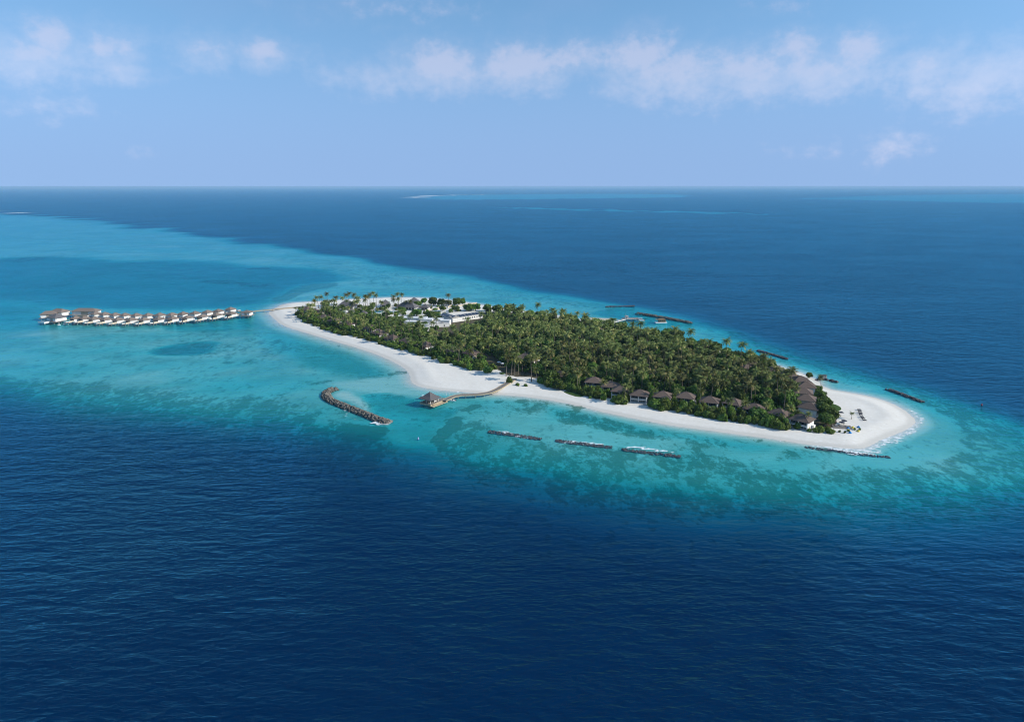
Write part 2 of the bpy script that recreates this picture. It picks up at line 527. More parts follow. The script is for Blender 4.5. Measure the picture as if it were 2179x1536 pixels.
def survey(P):
    """depth of the water, coral weight, surf and land distance at points P."""
    far = np.clip(np.hypot(P[:, 0], P[:, 1]) / 620, 1, 8)[:, None] ** 1.3 - 1
    P = P + far * (np.stack([wav(P, 210, 45), wav(P, 210, 46)], 1) * 9 + np.stack([wav(P, 75, 47), wav(P, 75, 48)], 1) * 4)
    P = P + np.stack([wav(P, 60, 41), wav(P, 60, 42)], 1) * 2.2 + np.stack([wav(P, 17, 43), wav(P, 17, 44)], 1) * .8
    o = -sdf(P, REEF)
    flat = 2.7 + .5 * wav(P, 130, 1) + .4 * wav(P, 45, 2)
    d = flat + np.interp(o, [-55, -30, -10, 0, 14, 40, 75, 160], [0, .5, 1.8, 4, 11, 27, 50, 85])
    coral = np.zeros(len(P))
    carve = []
    for pl, dep, s in POOLW:
        e = sdf(P, pl, s * 3 + 10)
        w = sstep(e, -s, s)
        d = d * (1 - w) + dep * w
        carve.append((w, dep))
    for pl, wt_, s in BEDW:
        e = sdf(P, pl, s * 3 + 10)
        coral = np.maximum(coral, wt_ * sstep(e, -s, s))
    for k in (5, 6, 7, 9, 11, 12):
        coral = coral * (1 - .85 * carve[k][0])
    coral = np.maximum(coral, (.24 + .12 * wav(P, 70, 8)) * (1 - sstep(o, 0, 40)))
    foam = np.zeros(len(P))
    for pl, wt_, s in SURFW:
        e = sdf(P, pl, s * 3 + 10)
        foam = np.maximum(foam, wt_ * sstep(e, -s, s))
    return d, coral, foam


# ------------------------------------------------------------------ sea and ground sheets
def axis(lo, hi, step, end_lo, end_hi, g):
    mid = list(np.arange(lo, hi + .01, step))
    up, s = [hi], step
    while up[-1] < end_hi:
        s *= g
        up.append(up[-1] + s)
    dn, s = [lo], step
    while dn[-1] > end_lo:
        s *= g
        dn.append(dn[-1] - s)
    return np.array(dn[::-1][:-1] + mid + up[1:])


def sheet(ax, ay):
    X, Y = np.meshgrid(ax, ay)
    P = np.stack([X.ravel(), Y.ravel()], 1)
    nx, ny = len(ax), len(ay)
    i = np.arange(nx * ny).reshape(ny, nx)
    q = np.stack([i[:-1, :-1], i[:-1, 1:], i[1:, 1:], i[1:, :-1]], -1).reshape(-1, 4)
    return P, q


def mat_new(name):
    m = bpy.data.materials.new(name)
    m.use_nodes = True
    m.node_tree.nodes.clear()
    return m, m.node_tree


def attr(nt, name):
    n = nt.nodes.new('ShaderNodeAttribute')
    n.attribute_name = name
    return n.outputs['Fac']


def sea_material():
    m, nt = mat_new("sea_water")
    out = nn(nt, 'ShaderNodeOutputMaterial')
    geo = nn(nt, 'ShaderNodeNewGeometry')
    pos = geo.outputs['Position']
    dep = attr(nt, 'depth')
    foam_a = attr(nt, 'foam')
    KA = (0.36, 0.055, 0.038)
    t1, t2 = nn(nt, 'ShaderNodeCombineColor'), nn(nt, 'ShaderNodeCombineColor')
    for i, k in enumerate(KA):
        a = math_node(nt, 'EXPONENT', math_node(nt, 'MULTIPLY', dep, -k))
        nt.links.new(a, t1.inputs[i])
        b = math_node(nt, 'SUBTRACT', 1.0, math_node(nt, 'MULTIPLY', a, a))
        nt.links.new(b, t2.inputs[i])
    # waves: long swell, wind sea and chop, crests lying nearly across the view
    r0 = math.radians(-20)
    def ridge(v):
        return math_node(nt, 'SUBTRACT', 1.0, math_node(nt, 'MULTIPLY', math_node(nt, 'ABSOLUTE', math_node(nt, 'SUBTRACT', v, .5)), 2.0))
    swell = noise(nt, mapping(nt, pos, (1 / 34, 1 / 13, 1), (0, 0, r0)), 1.0, 2.0, .5, '2D')
    windw = ridge(noise(nt, mapping(nt, pos, (1 / 21, 1 / 8.5, 1), (0, 0, r0 * 1.5)), 1.0, 3.0, .55, '2D'))
    chop = noise(nt, mapping(nt, pos, (1 / 4.2, 1 / 1.7, 1), (0, 0, r0 * .3)), 1.0, 4.0, .62, '2D')
    calm = map_range(nt, dep, 0.3, 12.0, 0.35, 1.0)
    gust = map_range(nt, noise(nt, mapping(nt, pos, (1 / 260, 1 / 120, 1), (0, 0, .3)), 1.0, 3.0, .6, '2D'), 0.28, .72, .78, 1.15)
    cross = ridge(noise(nt, mapping(nt, pos, (1 / 30, 1 / 11, 1), (0, 0, math.radians(28))), 1.0, 2.0, .5, '2D'))
    swell = math_node(nt, 'ADD', swell, math_node(nt, 'MULTIPLY', cross, .42))
    hgt = math_node(nt, 'ADD', math_node(nt, 'MULTIPLY', swell, 1.7), math_node(nt, 'ADD', math_node(nt, 'MULTIPLY', windw, 1.15), math_node(nt, 'MULTIPLY', chop, .75)))
    bump = nn(nt, 'ShaderNodeBump')
    bump.inputs['Distance'].default_value = 1.0
    nt.links.new(hgt, bump.inputs['Height'])
    nt.links.new(math_node(nt, 'MULTIPLY', math_node(nt, 'MULTIPLY', calm, gust), .85), bump.inputs['Strength'])
    nrm = bump.outputs['Normal']
    trans = nn(nt, 'ShaderNodeBsdfTransparent')
    nt.links.new(t1.outputs[0], trans.inputs['Color'])
    body = nn(nt, 'ShaderNodeBsdfDiffuse')
    S = mix_col(nt, 1.0, t2.outputs[0], (0.0003, 0.0145, 0.052), 'MULTIPLY')
    nt.links.new(S, body.inputs['Color'])
    nt.links.new(nrm, body.inputs['Normal'])
    add = nn(nt, 'ShaderNodeAddShader')
    nt.links.new(trans.outputs[0], add.inputs[0]); nt.links.new(body.outputs[0], add.inputs[1])
    gl = nn(nt, 'ShaderNodeBsdfGlossy')
    gl.inputs['Roughness'].default_value = .11
    gl.inputs['Color'].default_value = (.16, .62, .80, 1)
    nt.links.new(nrm, gl.inputs['Normal'])
    dp = nn(nt, 'ShaderNodeVectorMath', operation='DOT_PRODUCT')
    nt.links.new(geo.outputs['Incoming'], dp.inputs[0]); nt.links.new(nrm, dp.inputs[1])
    cosv = math_node(nt, 'MINIMUM', math_node(nt, 'ABSOLUTE', dp.outputs['Value']), 1.0)
    refl = math_node(nt, 'MULTIPLY_ADD', math_node(nt, 'POWER', math_node(nt, 'SUBTRACT', 1.0, cosv), 5.0), .98, .02)
    mix = nn(nt, 'ShaderNodeMixShader')
    nt.links.new(math_node(nt, 'MULTIPLY', refl, .95), mix.inputs[0])
    nt.links.new(add.outputs[0], mix.inputs[1]); nt.links.new(gl.outputs[0], mix.inputs[2])
    # surf
    fn = noise(nt, mapping(nt, pos, (1 / 5.0, 1 / 2.2, 1)), 1.0, 6.0, .68, '2D')
    fm = map_range(nt, math_node(nt, 'ADD', foam_a, math_node(nt, 'MULTIPLY_ADD', math_node(nt, 'SUBTRACT', fn, .5), 1.7, .5)), .98, 1.30, 0, .92)
    # a few tiny breaking crests on the open water
    cap = map_range(nt, math_node(nt, 'MULTIPLY', noise(nt, mapping(nt, pos, (1 / 7, 1 / 3.0, 1), (0, 0, r0)), 1.0, 5.0, .7, '2D'), gust), .90, 1.0, 0, .5)
    fm = math_node(nt, 'MAXIMUM', fm, cap)
    fd = nn(nt, 'ShaderNodeBsdfDiffuse')
    fd.inputs['Color'].default_value = (.82, .86, .87, 1)
    mix2 = nn(nt, 'ShaderNodeMixShader')
    nt.links.new(fm, mix2.inputs[0]); nt.links.new(mix.outputs[0], mix2.inputs[1]); nt.links.new(fd.outputs[0], mix2.inputs[2])
    nt.links.new(mix2.outputs[0], out.inputs['Surface'])
    return m


def ground_material():
    m, nt = mat_new("coral_sand")
    out = nn(nt, 'ShaderNodeOutputMaterial')
    geo = nn(nt, 'ShaderNodeNewGeometry')
    pos = geo.outputs['Position']
    sep = nn(nt, 'ShaderNodeSeparateXYZ')
    nt.links.new(pos, sep.inputs[0])
    zz = sep.outputs['Z']
    coral, veg = attr(nt, 'coral'), attr(nt, 'veg')
    n_big = noise(nt, pos, 1 / 22, 4, .55)
    n_fine = noise(nt, pos, 1 / 2.2, 5, .62)
    sand = mix_col(nt, n_big, (.65, .615, .545), (.76, .725, .655))
    sand = mix_col(nt, map_range(nt, n_fine, .42, .80), sand, (.77, .745, .69))
    damp = map_range(nt, math_node(nt, 'ADD', zz, math_node(nt, 'MULTIPLY', n_big, .25)), .36, .80, 1.0, 0.0)
    sand = mix_col(nt, math_node(nt, 'MULTIPLY', damp, .55), sand, (.48, .46, .41))
    # wrack line of dry weed along the high-water mark
    wr = math_node(nt, 'MULTIPLY', map_range(nt, math_node(nt, 'ABSOLUTE', math_node(nt, 'SUBTRACT', zz, 1.12)), .0, .05, 1, 0), map_range(nt, noise(nt, pos, 1 / 1.6, 4, .7), .52, .62))
    sand = mix_col(nt, math_node(nt, 'MULTIPLY', wr, .35), sand, (.30, .25, .19))
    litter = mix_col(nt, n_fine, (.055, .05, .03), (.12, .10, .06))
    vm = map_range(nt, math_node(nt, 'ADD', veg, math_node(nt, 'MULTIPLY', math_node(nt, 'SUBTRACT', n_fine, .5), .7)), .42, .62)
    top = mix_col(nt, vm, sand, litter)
    # coral heads and seagrass on the sea floor, thicker where the survey says so
    c1 = noise(nt, mapping(nt, pos, (1 / 9, 1 / 15, 1)), 1.0, 5, .68)
    c2 = noise(nt, mapping(nt, pos, (1 / 2.6, 1 / 4.6, 1)), 1.0, 4, .70)
    cn = math_node(nt, 'ADD', math_node(nt, 'MULTIPLY', c1, .55), math_node(nt, 'MULTIPLY', c2, .45))
    cm = map_range(nt, math_node(nt, 'ADD', math_node(nt, 'MULTIPLY', math_node(nt, 'SUBTRACT', cn, .5), 2.7), coral), .36, .70)
    # scattered coral heads and weed tufts over the whole flat
    hd = noise(nt, mapping(nt, pos, (1 / 5.5, 1 / 8.0, 1), loc=(7, 3, 0)), 1.0, 3, .6)
    hd2 = noise(nt, mapping(nt, pos, (1 / 70, 1 / 45, 1), loc=(2, 9, 0)), 1.0, 3, .6)
    heads = math_node(nt, 'MULTIPLY', map_range(nt, math_node(nt, 'ADD', hd, math_node(nt, 'MULTIPLY', hd2, .5)), .80, .90), map_range(nt, zz, -.42, -.24, .62, 0))
    drift = math_node(nt, 'MULTIPLY', map_range(nt, hd2, .44, .66, 0, .40), map_range(nt, zz, -.40, -.22, 1, 0))
    big = noise(nt, mapping(nt, pos, (1 / 150, 1 / 210, 1), loc=(5, 1, 0)), 1.0, 6, .68)
    drift = math_node(nt, 'MAXIMUM', drift, math_node(nt, 'MULTIPLY', map_range(nt, big, .48, .66, 0, .50), map_range(nt, zz, -.40, -.22, 1, 0)))
    cm = math_node(nt, 'MAXIMUM', cm, math_node(nt, 'MAXIMUM', heads, drift))
    weed = mix_col(nt, c2, (.085, .145, .10), (.20, .27, .19))
    top = mix_col(nt, math_node(nt, 'MULTIPLY', cm, .88), top, weed)
    bs = nn(nt, 'ShaderNodeBsdfPrincipled')
    bs.inputs['Roughness'].default_value = .9
    bs.inputs['Specular IOR Level'].default_value = .15
    nt.links.new(top, bs.inputs['Base Color'])
    bump = nn(nt, 'ShaderNodeBump')
    bump.inputs['Strength'].default_value = .35
    bump.inputs['Distance'].default_value = .25
    nt.links.new(noise(nt, pos, 1 / 1.3, 4, .6), bump.inputs['Height'])
    nt.links.new(bump.outputs[0], bs.inputs['Normal'])
    nt.links.new(bs.outputs[0], out.inputs['Surface'])
    return m


AX = axis(-300, 290, 2.5, -160000, 160000, 1.045)
AY = axis(310, 880, 2.5, -3000, 260000, 1.042)
P, Q = sheet(AX, AY)
dS, coS, foS = survey(P)
sdS = sdf(P, SHORE)
shore_d = np.maximum(0, -sdS)
slope = np.interp(P[:, 0], [-250, -120, 0, 60, 200, 260], [.10, .10, .16, .24, .22, .16])
dS = np.where(sdS < 400, np.minimum(dS, .02 + shore_d * slope + (shore_d / 14) ** 2 * .5), dS)
swash = np.where((sdS < 0) & (sdS > -3.0), .42 + .14 * wav(P, 14, 9), 0) * sstep(shore_d, 0, .6)
foS = np.maximum(foS, swash)
dS = np.where(sdS > 0, 0.0, dS)
sea = mobj("sea", mesh_np("sea", np.column_stack([P, np.zeros(len(P))]), Q, sea_material(), {'depth': dS, 'foam': foS}))
tag(sea, "clear blue and turquoise sea around the island", None, None, 'structure')

gx, gy = np.abs(AX) < 16000, (AY > 0) & (AY < 26000)
Pg, Qg = sheet(AX[gx], AY[gy])
sel = (np.repeat(gy[:, None], len(AX), 1) & np.repeat(gx[None, :], len(AY), 0)).ravel()
dg, cg, sg = dS[sel], coS[sel], sdS[sel]
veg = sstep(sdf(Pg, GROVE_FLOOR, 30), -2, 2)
zg = np.where(sg > 0, land_z(sg, Pg), -np.minimum(.12 * np.maximum(0, -sg), .05 + .14 * dg))
GRID.update(x=AX[gx], y=AY[gy], z=zg.reshape(int(gy.sum()), int(gx.sum())))
ground = mobj("ground", mesh_np("ground", np.column_stack([Pg, zg]), Qg, ground_material(), {'coral': cg * (sg < 0), 'veg': veg}))
tag(ground, "white coral sand of the island and its lagoon floor", None, None, 'structure')


# ------------------------------------------------------------------ materials of things
def simple(name, c1, c2=None, rough=.8, scale=.6, spec=.3, bump=0.0, stretch=(1, 1, 1), metal=0.0):
    m, nt = mat_new(name)
    out = nn(nt, 'ShaderNodeOutputMaterial')
    bs = nn(nt, 'ShaderNodeBsdfPrincipled')
    bs.inputs['Roughness'].default_value = rough
    bs.inputs['Specular IOR Level'].default_value = spec
    bs.inputs['Metallic'].default_value = metal
    t = nn(nt, 'ShaderNodeTexCoord')
    v = mapping(nt, t.outputs['Object'], stretch)
    f = noise(nt, v, scale, 5, .6)
    c2 = c2 or tuple(k * .8 for k in c1)
    oi = nn(nt, 'ShaderNodeObjectInfo')
    base = mix_col(nt, map_range(nt, f, .3, .7), c1, c2)
    hsv = nn(nt, 'ShaderNodeHueSaturation')
    nt.links.new(base, hsv.inputs['Color'])
    nt.links.new(map_range(nt, oi.outputs['Random'], 0, 1, .9, 1.08, False), hsv.inputs['Value'])
    nt.links.new(hsv.outputs[0], bs.inputs['Base Color'])
    if bump:
        b = nn(nt, 'ShaderNodeBump')
        b.inputs['Strength'].default_value = bump
        b.inputs['Distance'].default_value = .12
        nt.links.new(noise(nt, v, scale * 4, 4, .6), b.inputs['Height'])
        nt.links.new(b.outputs[0], bs.inputs['Normal'])
    nt.links.new(bs.outputs[0], out.inputs['Surface'])
    return m


def foliage(name, dark, light, old, trans=.22):
    """Leaves; the mesh carries tint 0..1 per leaf, below zero for bark."""
    m, nt = mat_new(name)
    out = nn(nt, 'ShaderNodeOutputMaterial')
    t = attr(nt, 'tint')
    oi = nn(nt, 'ShaderNodeObjectInfo')
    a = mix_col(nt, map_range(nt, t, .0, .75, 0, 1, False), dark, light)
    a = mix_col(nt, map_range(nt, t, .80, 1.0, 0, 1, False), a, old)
    hsv = nn(nt, 'ShaderNodeHueSaturation')
    nt.links.new(a, hsv.inputs['Color'])
    nt.links.new(map_range(nt, oi.outputs['Random'], 0, 1, .470, .520, False), hsv.inputs['Hue'])
    nt.links.new(map_range(nt, oi.outputs['Random'], 0, 1, .62, 1.40, False), hsv.inputs['Value'])
    col = mix_col(nt, map_range(nt, t, -.02, -.01, 1, 0), hsv.outputs[0], (.20, .17, .13))
    d = nn(nt, 'ShaderNodeBsdfPrincipled')
    d.inputs['Roughness'].default_value = .62
    d.inputs['Specular IOR Level'].default_value = .22
    nt.links.new(col, d.inputs['Base Color'])
    tr = nn(nt, 'ShaderNodeBsdfTranslucent')
    nt.links.new(mix_col(nt, 1.0, col, (1.1, 1.15, .6), 'MULTIPLY'), tr.inputs['Color'])
    mx = nn(nt, 'ShaderNodeMixShader')
    mx.inputs[0].default_value = trans
    nt.links.new(d.outputs[0], mx.inputs[1]); nt.links.new(tr.outputs[0], mx.inputs[2])
    nt.links.new(mx.outputs[0], out.inputs['Surface'])
    return m


def glass_mat(name, col, rough=.08):
    m, nt = mat_new(name)
    out = nn(nt, 'ShaderNodeOutputMaterial')
    b = nn(nt, 'ShaderNodeBsdfPrincipled')
    b.inputs['Base Color'].default_value = (*col, 1)
    b.inputs['Roughness'].default_value = rough
    nt.links.new(b.outputs[0], out.inputs['Surface'])
    return m


M = dict(
    white=simple('white_render', (.80, .79, .76), (.70, .69, .66), .7, .5),
    cream=simple('cream_cladding', (.62, .54, .42), (.52, .44, .33), .75, .8),
    brown=simple('brown_shingle', (.150, .112, .092), (.112, .084, .070), .85, 1.6, .2, .5, (1, 1, 2.5)),
    taupe=simple('taupe_shingle', (.23, .185, .155), (.175, .14, .115), .85, 1.4, .2, .5, (1, 1, 2.5)),
    slate=simple('slate_shingle', (.15, .14, .14), (.11, .105, .108), .85, 1.4, .2, .5, (1, 1, 2.5)),
    glass=glass_mat('dark_glazing', (.035, .055, .06)),
    pane=glass_mat('pale_glazing', (.16, .21, .22), .12),
    deck=simple('weathered_deck', (.25, .225, .195), (.18, .16, .14), .85, 1.5, .2, .3, (1, 6, 1)),
    warm_deck=simple('warm_timber', (.52, .42, .28), (.42, .33, .21), .8, 1.2, .2, .3, (1, 5, 1)),
    post=simple('pile_concrete', (.50, .47, .42), (.30, .28, .24), .85, .9),
    rock=simple('breakwater_rock', (.10, .092, .080), (.22, .20, .17), .9, .35, .2, .6),
    wet_rock=simple('wet_rock', (.045, .042, .048), (.085, .078, .080), .5, .5, .5, .6),
    solar=glass_mat('solar_cells', (.018, .028, .055), .2),
    flat=simple('flat_roof_white', (.78, .78, .77), (.70, .70, .69), .75, .4),
    grey=simple('grey_concrete', (.36, .35, .33), (.27, .26, .25), .85, .6),
    tarp=simple('blue_tarpaulin', (.02, .12, .45), (.015, .09, .36), .5, .6),
    pool=simple('pool_water', (.02, .17, .22), (.03, .22, .27), .08, .4, .5),
    hull=simple('white_gelcoat', (.82, .82, .82), (.76, .76, .76), .25, .5, .5),
    thatch=simple('thatch', (.26, .19, .11), (.18, .13, .08), .95, 2.0, .1, .6),
    navy=simple('navy_canvas', (.018, .024, .045), (.012, .016, .03), .9, 1.0),
    dark=simple('charcoal_fabric', (.09, .09, .10), (.07, .07, .08), .9, 1.0),
    blue=simple('blue_canvas', (.02, .22, .58), (.02, .18, .48), .9, 1.0),
    yellow=simple('yellow_canvas', (.78, .62, .10), (.70, .54, .08), .9, 1.0),
    red=simple('red_float', (.5, .05, .04), (.4, .04, .03), .5, 1.0),
    lilac=simple('lilac_float', (.45, .38, .60), (.38, .32, .52), .5, 1.0),
    lawn=simple('mown_grass', (.055, .10, .025), (.04, .075, .018), .95, 1.5, .1, .5),
    palm=foliage('palm_leaf', (.034, .060, .014), (.165, .185, .048), (.34, .28, .11)),
    leaf=foliage('broad_leaf', (.022, .056, .010), (.115, .200, .030), (.18, .21, .045), .22),
    scrub=foliage('scrub_leaf', (.030, .066, .012), (.150, .230, .036), (.22, .24, .05), .22),
)

KEEP_OUT = []                       # (x, y, radius) of everything built, so that no tree grows through it


def keep(p, r):
    KEEP_OUT.append((p[0], p[1], r))


# ------------------------------------------------------------------ beach villas
def make_villa(name, storeys, roofmat, W=12.6, D=11.0):
    t = empty(name, (0, 0, 0))
    hs = 2.9
    top = .25 + hs * storeys
    wall = MB()
    wall.box((-W / 2 + .15, 0, top / 2), (.3, D, top)).box((W / 2 - .15, 0, top / 2), (.3, D, top)).box((0, D / 2 - .15, top / 2), (W - .64, .3, top))
    wall.box((W / 2 + .9, D / 4, 1.35), (1.6, 3.0, 2.7))
    wall.build('wall', M['white'], t)
    fl = MB().box((0, -.2, .12), (W + .5, D + 1.0, .24)).build('floor_slab', M['white'], t)
    if storeys == 2:
        MB().box((0, -.55, hs + .12), (W - .62, D + .5, .34)).build('balcony_slab', M['white'], t)
    for k in range(storeys):
        z = .3 + hs * k
        for sx in (-1, 1):
            p = MB().box((sx * (W / 4 - .1), -D / 2 + 2.0, z + 1.25), (W / 2 - .7, .08, 2.4)).build('window', M['pane' if k == 0 else 'glass'], t)
            fr = MB()
            for q in (-1, 0, 1):
                fr.box((sx * (W / 4 - .1) + q * (W / 6 - .3), -D / 2 + 1.93, z + 1.25), (.09, .1, 2.4))
            fr.build('frame', M['white'], p)
        rb = MB().box((0, -D / 2 - .62, z + .95), (W - .7, .06, .07)).box((0, -D / 2 - .62, z + .5), (W - .7, .03, .75))
        if k == 1:
            rb.build('railing', M['pane'], t)
    for sx in (-1, 0, 1):
        MB().box((sx * (W / 2 - .35), -D / 2 - .45, top / 2 + .1), (.38, .38, top - .1)).build('column', M['white'], t)
    dr = MB().box((W / 2 + .02, -D / 5, 1.4), (.12, 1.1, 2.2)).build('door', M['warm_deck'], t)
    MB().box((W / 2 + .1, -D / 5 + .4, 1.3), (.06, .08, .3)).build('handle', M['dark'], dr)
    zr = top + .06
    rf = MB().hip(W + 2.2, D + 2.6, zr, zr + 3.5, 1.6).build('roof', roofmat, t)
    cp = MB().box((0, 0, zr + 3.55), (1.9, .35, .16))
    for sx in (-1, 1):
        for sy in (-1, 1):
            cp.bar((sx * .8, 0, zr + 3.5), (sx * (W / 2 + 1.05), sy * (D / 2 + 1.25), zr + .02), .10, 4)
    cp.build('ridge_cap', roofmat, rf)
    MB().bar((0, 0, zr + 3.5), (0, 0, zr + 4.2), .09, 6, .03).build('finial', M['white'], rf)
    st = MB()
    for q in range(2):
        st.box((0, -D / 2 - 1.0 - q * .4, .12 - q * .07), (4.0, .4, .2 - q * .1))
    st.build('steps', M['grey'], t)
    return t, zr + 3.5


def place(proto, first, loc, rz, label, group, scale=1.0):
    o = proto if first else copy_tree(proto)
    o.location = loc
    o.rotation_euler = (0, 0, rz)
    o.scale = (scale,) * 3
    tag(o, label, proto["category"], group)
    return o


v2, V2TOP = make_villa('beach_villa', 2, M['brown'])
v2["category"] = "villa"
VS = .85
FRONT = [  # roof peak in the photo, heading, what tells it apart
    (1264, 801, -14, "brown hip-roofed villa half hidden by palms, leftmost of the front beach row"),
    (1299, 810, -16, "brown hip-roofed villa set just behind its neighbour with a palm before its ridge"),
    (1321, 820, -18, "two-storey brown-roofed villa with a palm standing against its roof"),
    (1362, 828, -20, "two-storey white villa with open front and white column between two round bushes"),
    (1411, 831, -20, "two-storey brown-roofed villa with its balcony showing above a round bush"),
    (1460, 833, -22, "brown pyramid roof rising above tall bushes, fifth along the front beach"),
    (1511, 842, -24, "small-looking brown roof peak deep in palms behind the front beach bushes"),
    (1562, 846, -40, "brown-roofed villa with bright white side wall facing right among trees"),
    (1606, 857, -34, "brown-roofed villa with a spreading tree covering its right half"),
    (1660, 868, -52, "brown-roofed villa behind a golden palm, next to the corner villa"),
    (1708, 880, -44, "white corner villa with brown roof at the sandbar end, bright side wall"),
]
for i, (x, y, a, lab) in enumerate(FRONT):
    p = G(x, y, V2TOP * VS + 1.5)
    place(v2, i == 0, (p.x, p.y, ground_at(p.x, p.y) - .05), math.radians(a), lab, "villas along the front beach", VS)
    keep(p, 8.6)
RIGHT = [
    (1653, 778, 20, "brown roof farthest up the right-hand villa row, by the far beach"),
    (1679, 788, 22, "brown roof second from the far end of the right-hand villa row"),
    (1704, 799, 24, "brown roof third from the far end of the right-hand villa row"),
    (1716, 811, 16, "wide brown roof in the middle of the right-hand villa row beside the lone palm"),
    (1710, 824, 8, "brown roof with green shrub growing in front, fifth of the right-hand row"),
    (1716, 838, 4, "brown roof with white wall band below, sixth of the right-hand row"),
    (1724, 855, -8, "shadowed dark brown roof half buried in trees beside the corner villa"),
]
for i, (x, y, a, lab) in enumerate(RIGHT):
    p = G(x, y, V2TOP * VS + 1.5)
    place(v2, False, (p.x, p.y, ground_at(p.x, p.y) - .05), math.radians(a + 150), lab, "villas of the right-hand row", VS)
    keep(p, 7.6)

v1, V1TOP = make_villa('garden_villa', 1, M['brown'], 12.0, 9.5)
v1["category"] = "villa"
LEFT = [
    (652, 651, -30, "long brown roof nearest the jetty beach at the island's left end"), (672, 657, -34, "brown roof beside the leftmost one near the jetty beach"),
    (690, 668, -36, "brown roof with cream garden wall near the left beach bushes"), (712, 675, -38, "brown roof with white gable end below the round water tank"),
    (738, 681, -38, "brown roof among palms below the white round tank"), (790, 690, -40, "brown roof in the palm strip left of the white service block"),
    (808, 700, -40, "brown roof with pale veranda below the service block"), (836, 711, -40, "brown roof in the middle of the left palm strip, white wall under it"),
    (866, 717, -40, "wide brown roof with palm trunks in front, left palm strip"), (905, 725, -40, "brown roof shaded by palms toward the wide beach"),
    (962, 735, -42, "brown roof in deep shade near the wide white beach"), (1005, 742, -42, "brown roof barely showing behind the big bushes by the wide beach"),
]
for i, (x, y, a, lab) in enumerate(LEFT):
    p = G(x, y, V1TOP + 1.6)
    place(v1, i == 0, (p.x, p.y, ground_at(p.x, p.y) - .05), math.radians(a), lab, "villas in the left palm strip")
    keep(p, 6.6)
    keep(G(x + 2, y + 15, 1.6), 4.5)
for k, (x, y, lab) in enumerate([(1118, 757, "big dark roof of the restaurant in the grove above the jetty"), (1190, 786, "small brown roof peeping through palms right of the jetty"),
                                 (1395, 789, "grey-brown roof glimpsed deep inside the grove right of centre"), (1275, 695, "small brown roof near the harbour at the far shore"),
                                 (1205, 696, "grey roof patch among palms below the far shore trees"), (1590, 772, "brown roof glimpsed near the far right shore trees")]):
    p = G(x, y, V1TOP + 1.8)
    place(v1, False, (p.x, p.y, ground_at(p.x, p.y) - .05), math.radians(-25 + 17 * (k % 3)), lab, "roofs inside the grove", 1.35 if k == 0 else .9)
    keep(p, 9.5 if k == 0 else 6.5)


# ------------------------------------------------------------------ pavilions and service buildings of the far end
def make_pavilion(name, W, D, he, hr, ridge, roofmat, flare=0.0):
    t = empty(name, (0, 0, 0))
    w = MB().box((0, D / 2 - .5, he / 2), (W - 1.2, .3, he)).box((W / 2 - .5, 0, he / 2), (.3, D - 1.34, he))
    w.build('wall', M['white'], t)
    MB().box((0, 0, .15), (W + 1.5, D + 1.5, .3)).build('floor_slab', M['grey'], t)
    n = max(3, int(W / 3.2))
    for k in range(n):
        MB().box((-W / 2 + .5 + (W - 1) * k / (n - 1), -D / 2 + .5, he / 2), (.34, .34, he)).build('column', M['white'], t)
    MB().box((-.4, -D / 2 + 1.6, he / 2), (W - 2.2, .1, he - .5)).build('window', M['glass'], t)
    MB().hip(W + 2, D + 2, he + .05, he + hr, ridge, 'x', .22, (0, 0), flare).build('roof', roofmat, t)
    return t


for (x, y, W, D, he, hr, rd, a, lab) in [
        (739, 640, 19, 12, 3.2, 5.6, 8, -12, "dark grey long-roofed pavilion behind tall palms on the far beach"),
        (820, 637, 10, 10, 3.0, 6.2, 0, 10, "dark grey pointed pavilion beside the far white beach"),
        (868, 643, 24, 11, 3.2, 5.0, 12, -24, "long dark grey pavilion with white columns near the pool"),
        (881, 633, 10, 9, 3.2, 4.4, 2, 0, "small grey-roofed hut behind the long pavilion by the far beach"),
        (905, 646, 9, 9, 3.2, 4.0, 0, -15, "grey pyramid-roofed white hut right of the long pavilion"),
        (741, 657, 16, 9, 3.4, 3.6, 7, -14, "grey-roofed building beside the round white tank"),
        (773, 660, 8, 8, 3.0, 4.0, 0, 10, "small grey pointed roof right of the round white tank")]:
    p = G(x, y, 1.6 + he + hr)
    t = make_pavilion('pavilion', W, D, he, hr, rd, M['slate'])
    t.location = (p.x, p.y, ground_at(p.x, p.y) - .05)
    t.rotation_euler = (0, 0, math.radians(a))
    tag(t, lab, "pavilion", "grey pavilions of the far end")
    keep(p, max(W, D) * .5 + 1)

t = empty('water_tank', G(737, 671, 1.6))
mb = MB()
N = 20
mb.bar((0, 0, 0), (0, 0, 5.2), 3.4, N).build('shell', M['white'], t)
MB().bar((0, 0, 5.2), (0, 0, 5.6), 3.55, N, 3.2).build('lid', M['flat'], t)
MB().box((0, -3.45, 1.1), (1.0, .2, 2.1)).build('door', M['grey'], t)
tag(t, "round white tank building among palms at the island's far end", "tank")
keep(t.location, 5)
for q in ((738, 677), (741, 683), (745, 689)):
    keep(G(*q, 1.6), 5.5)

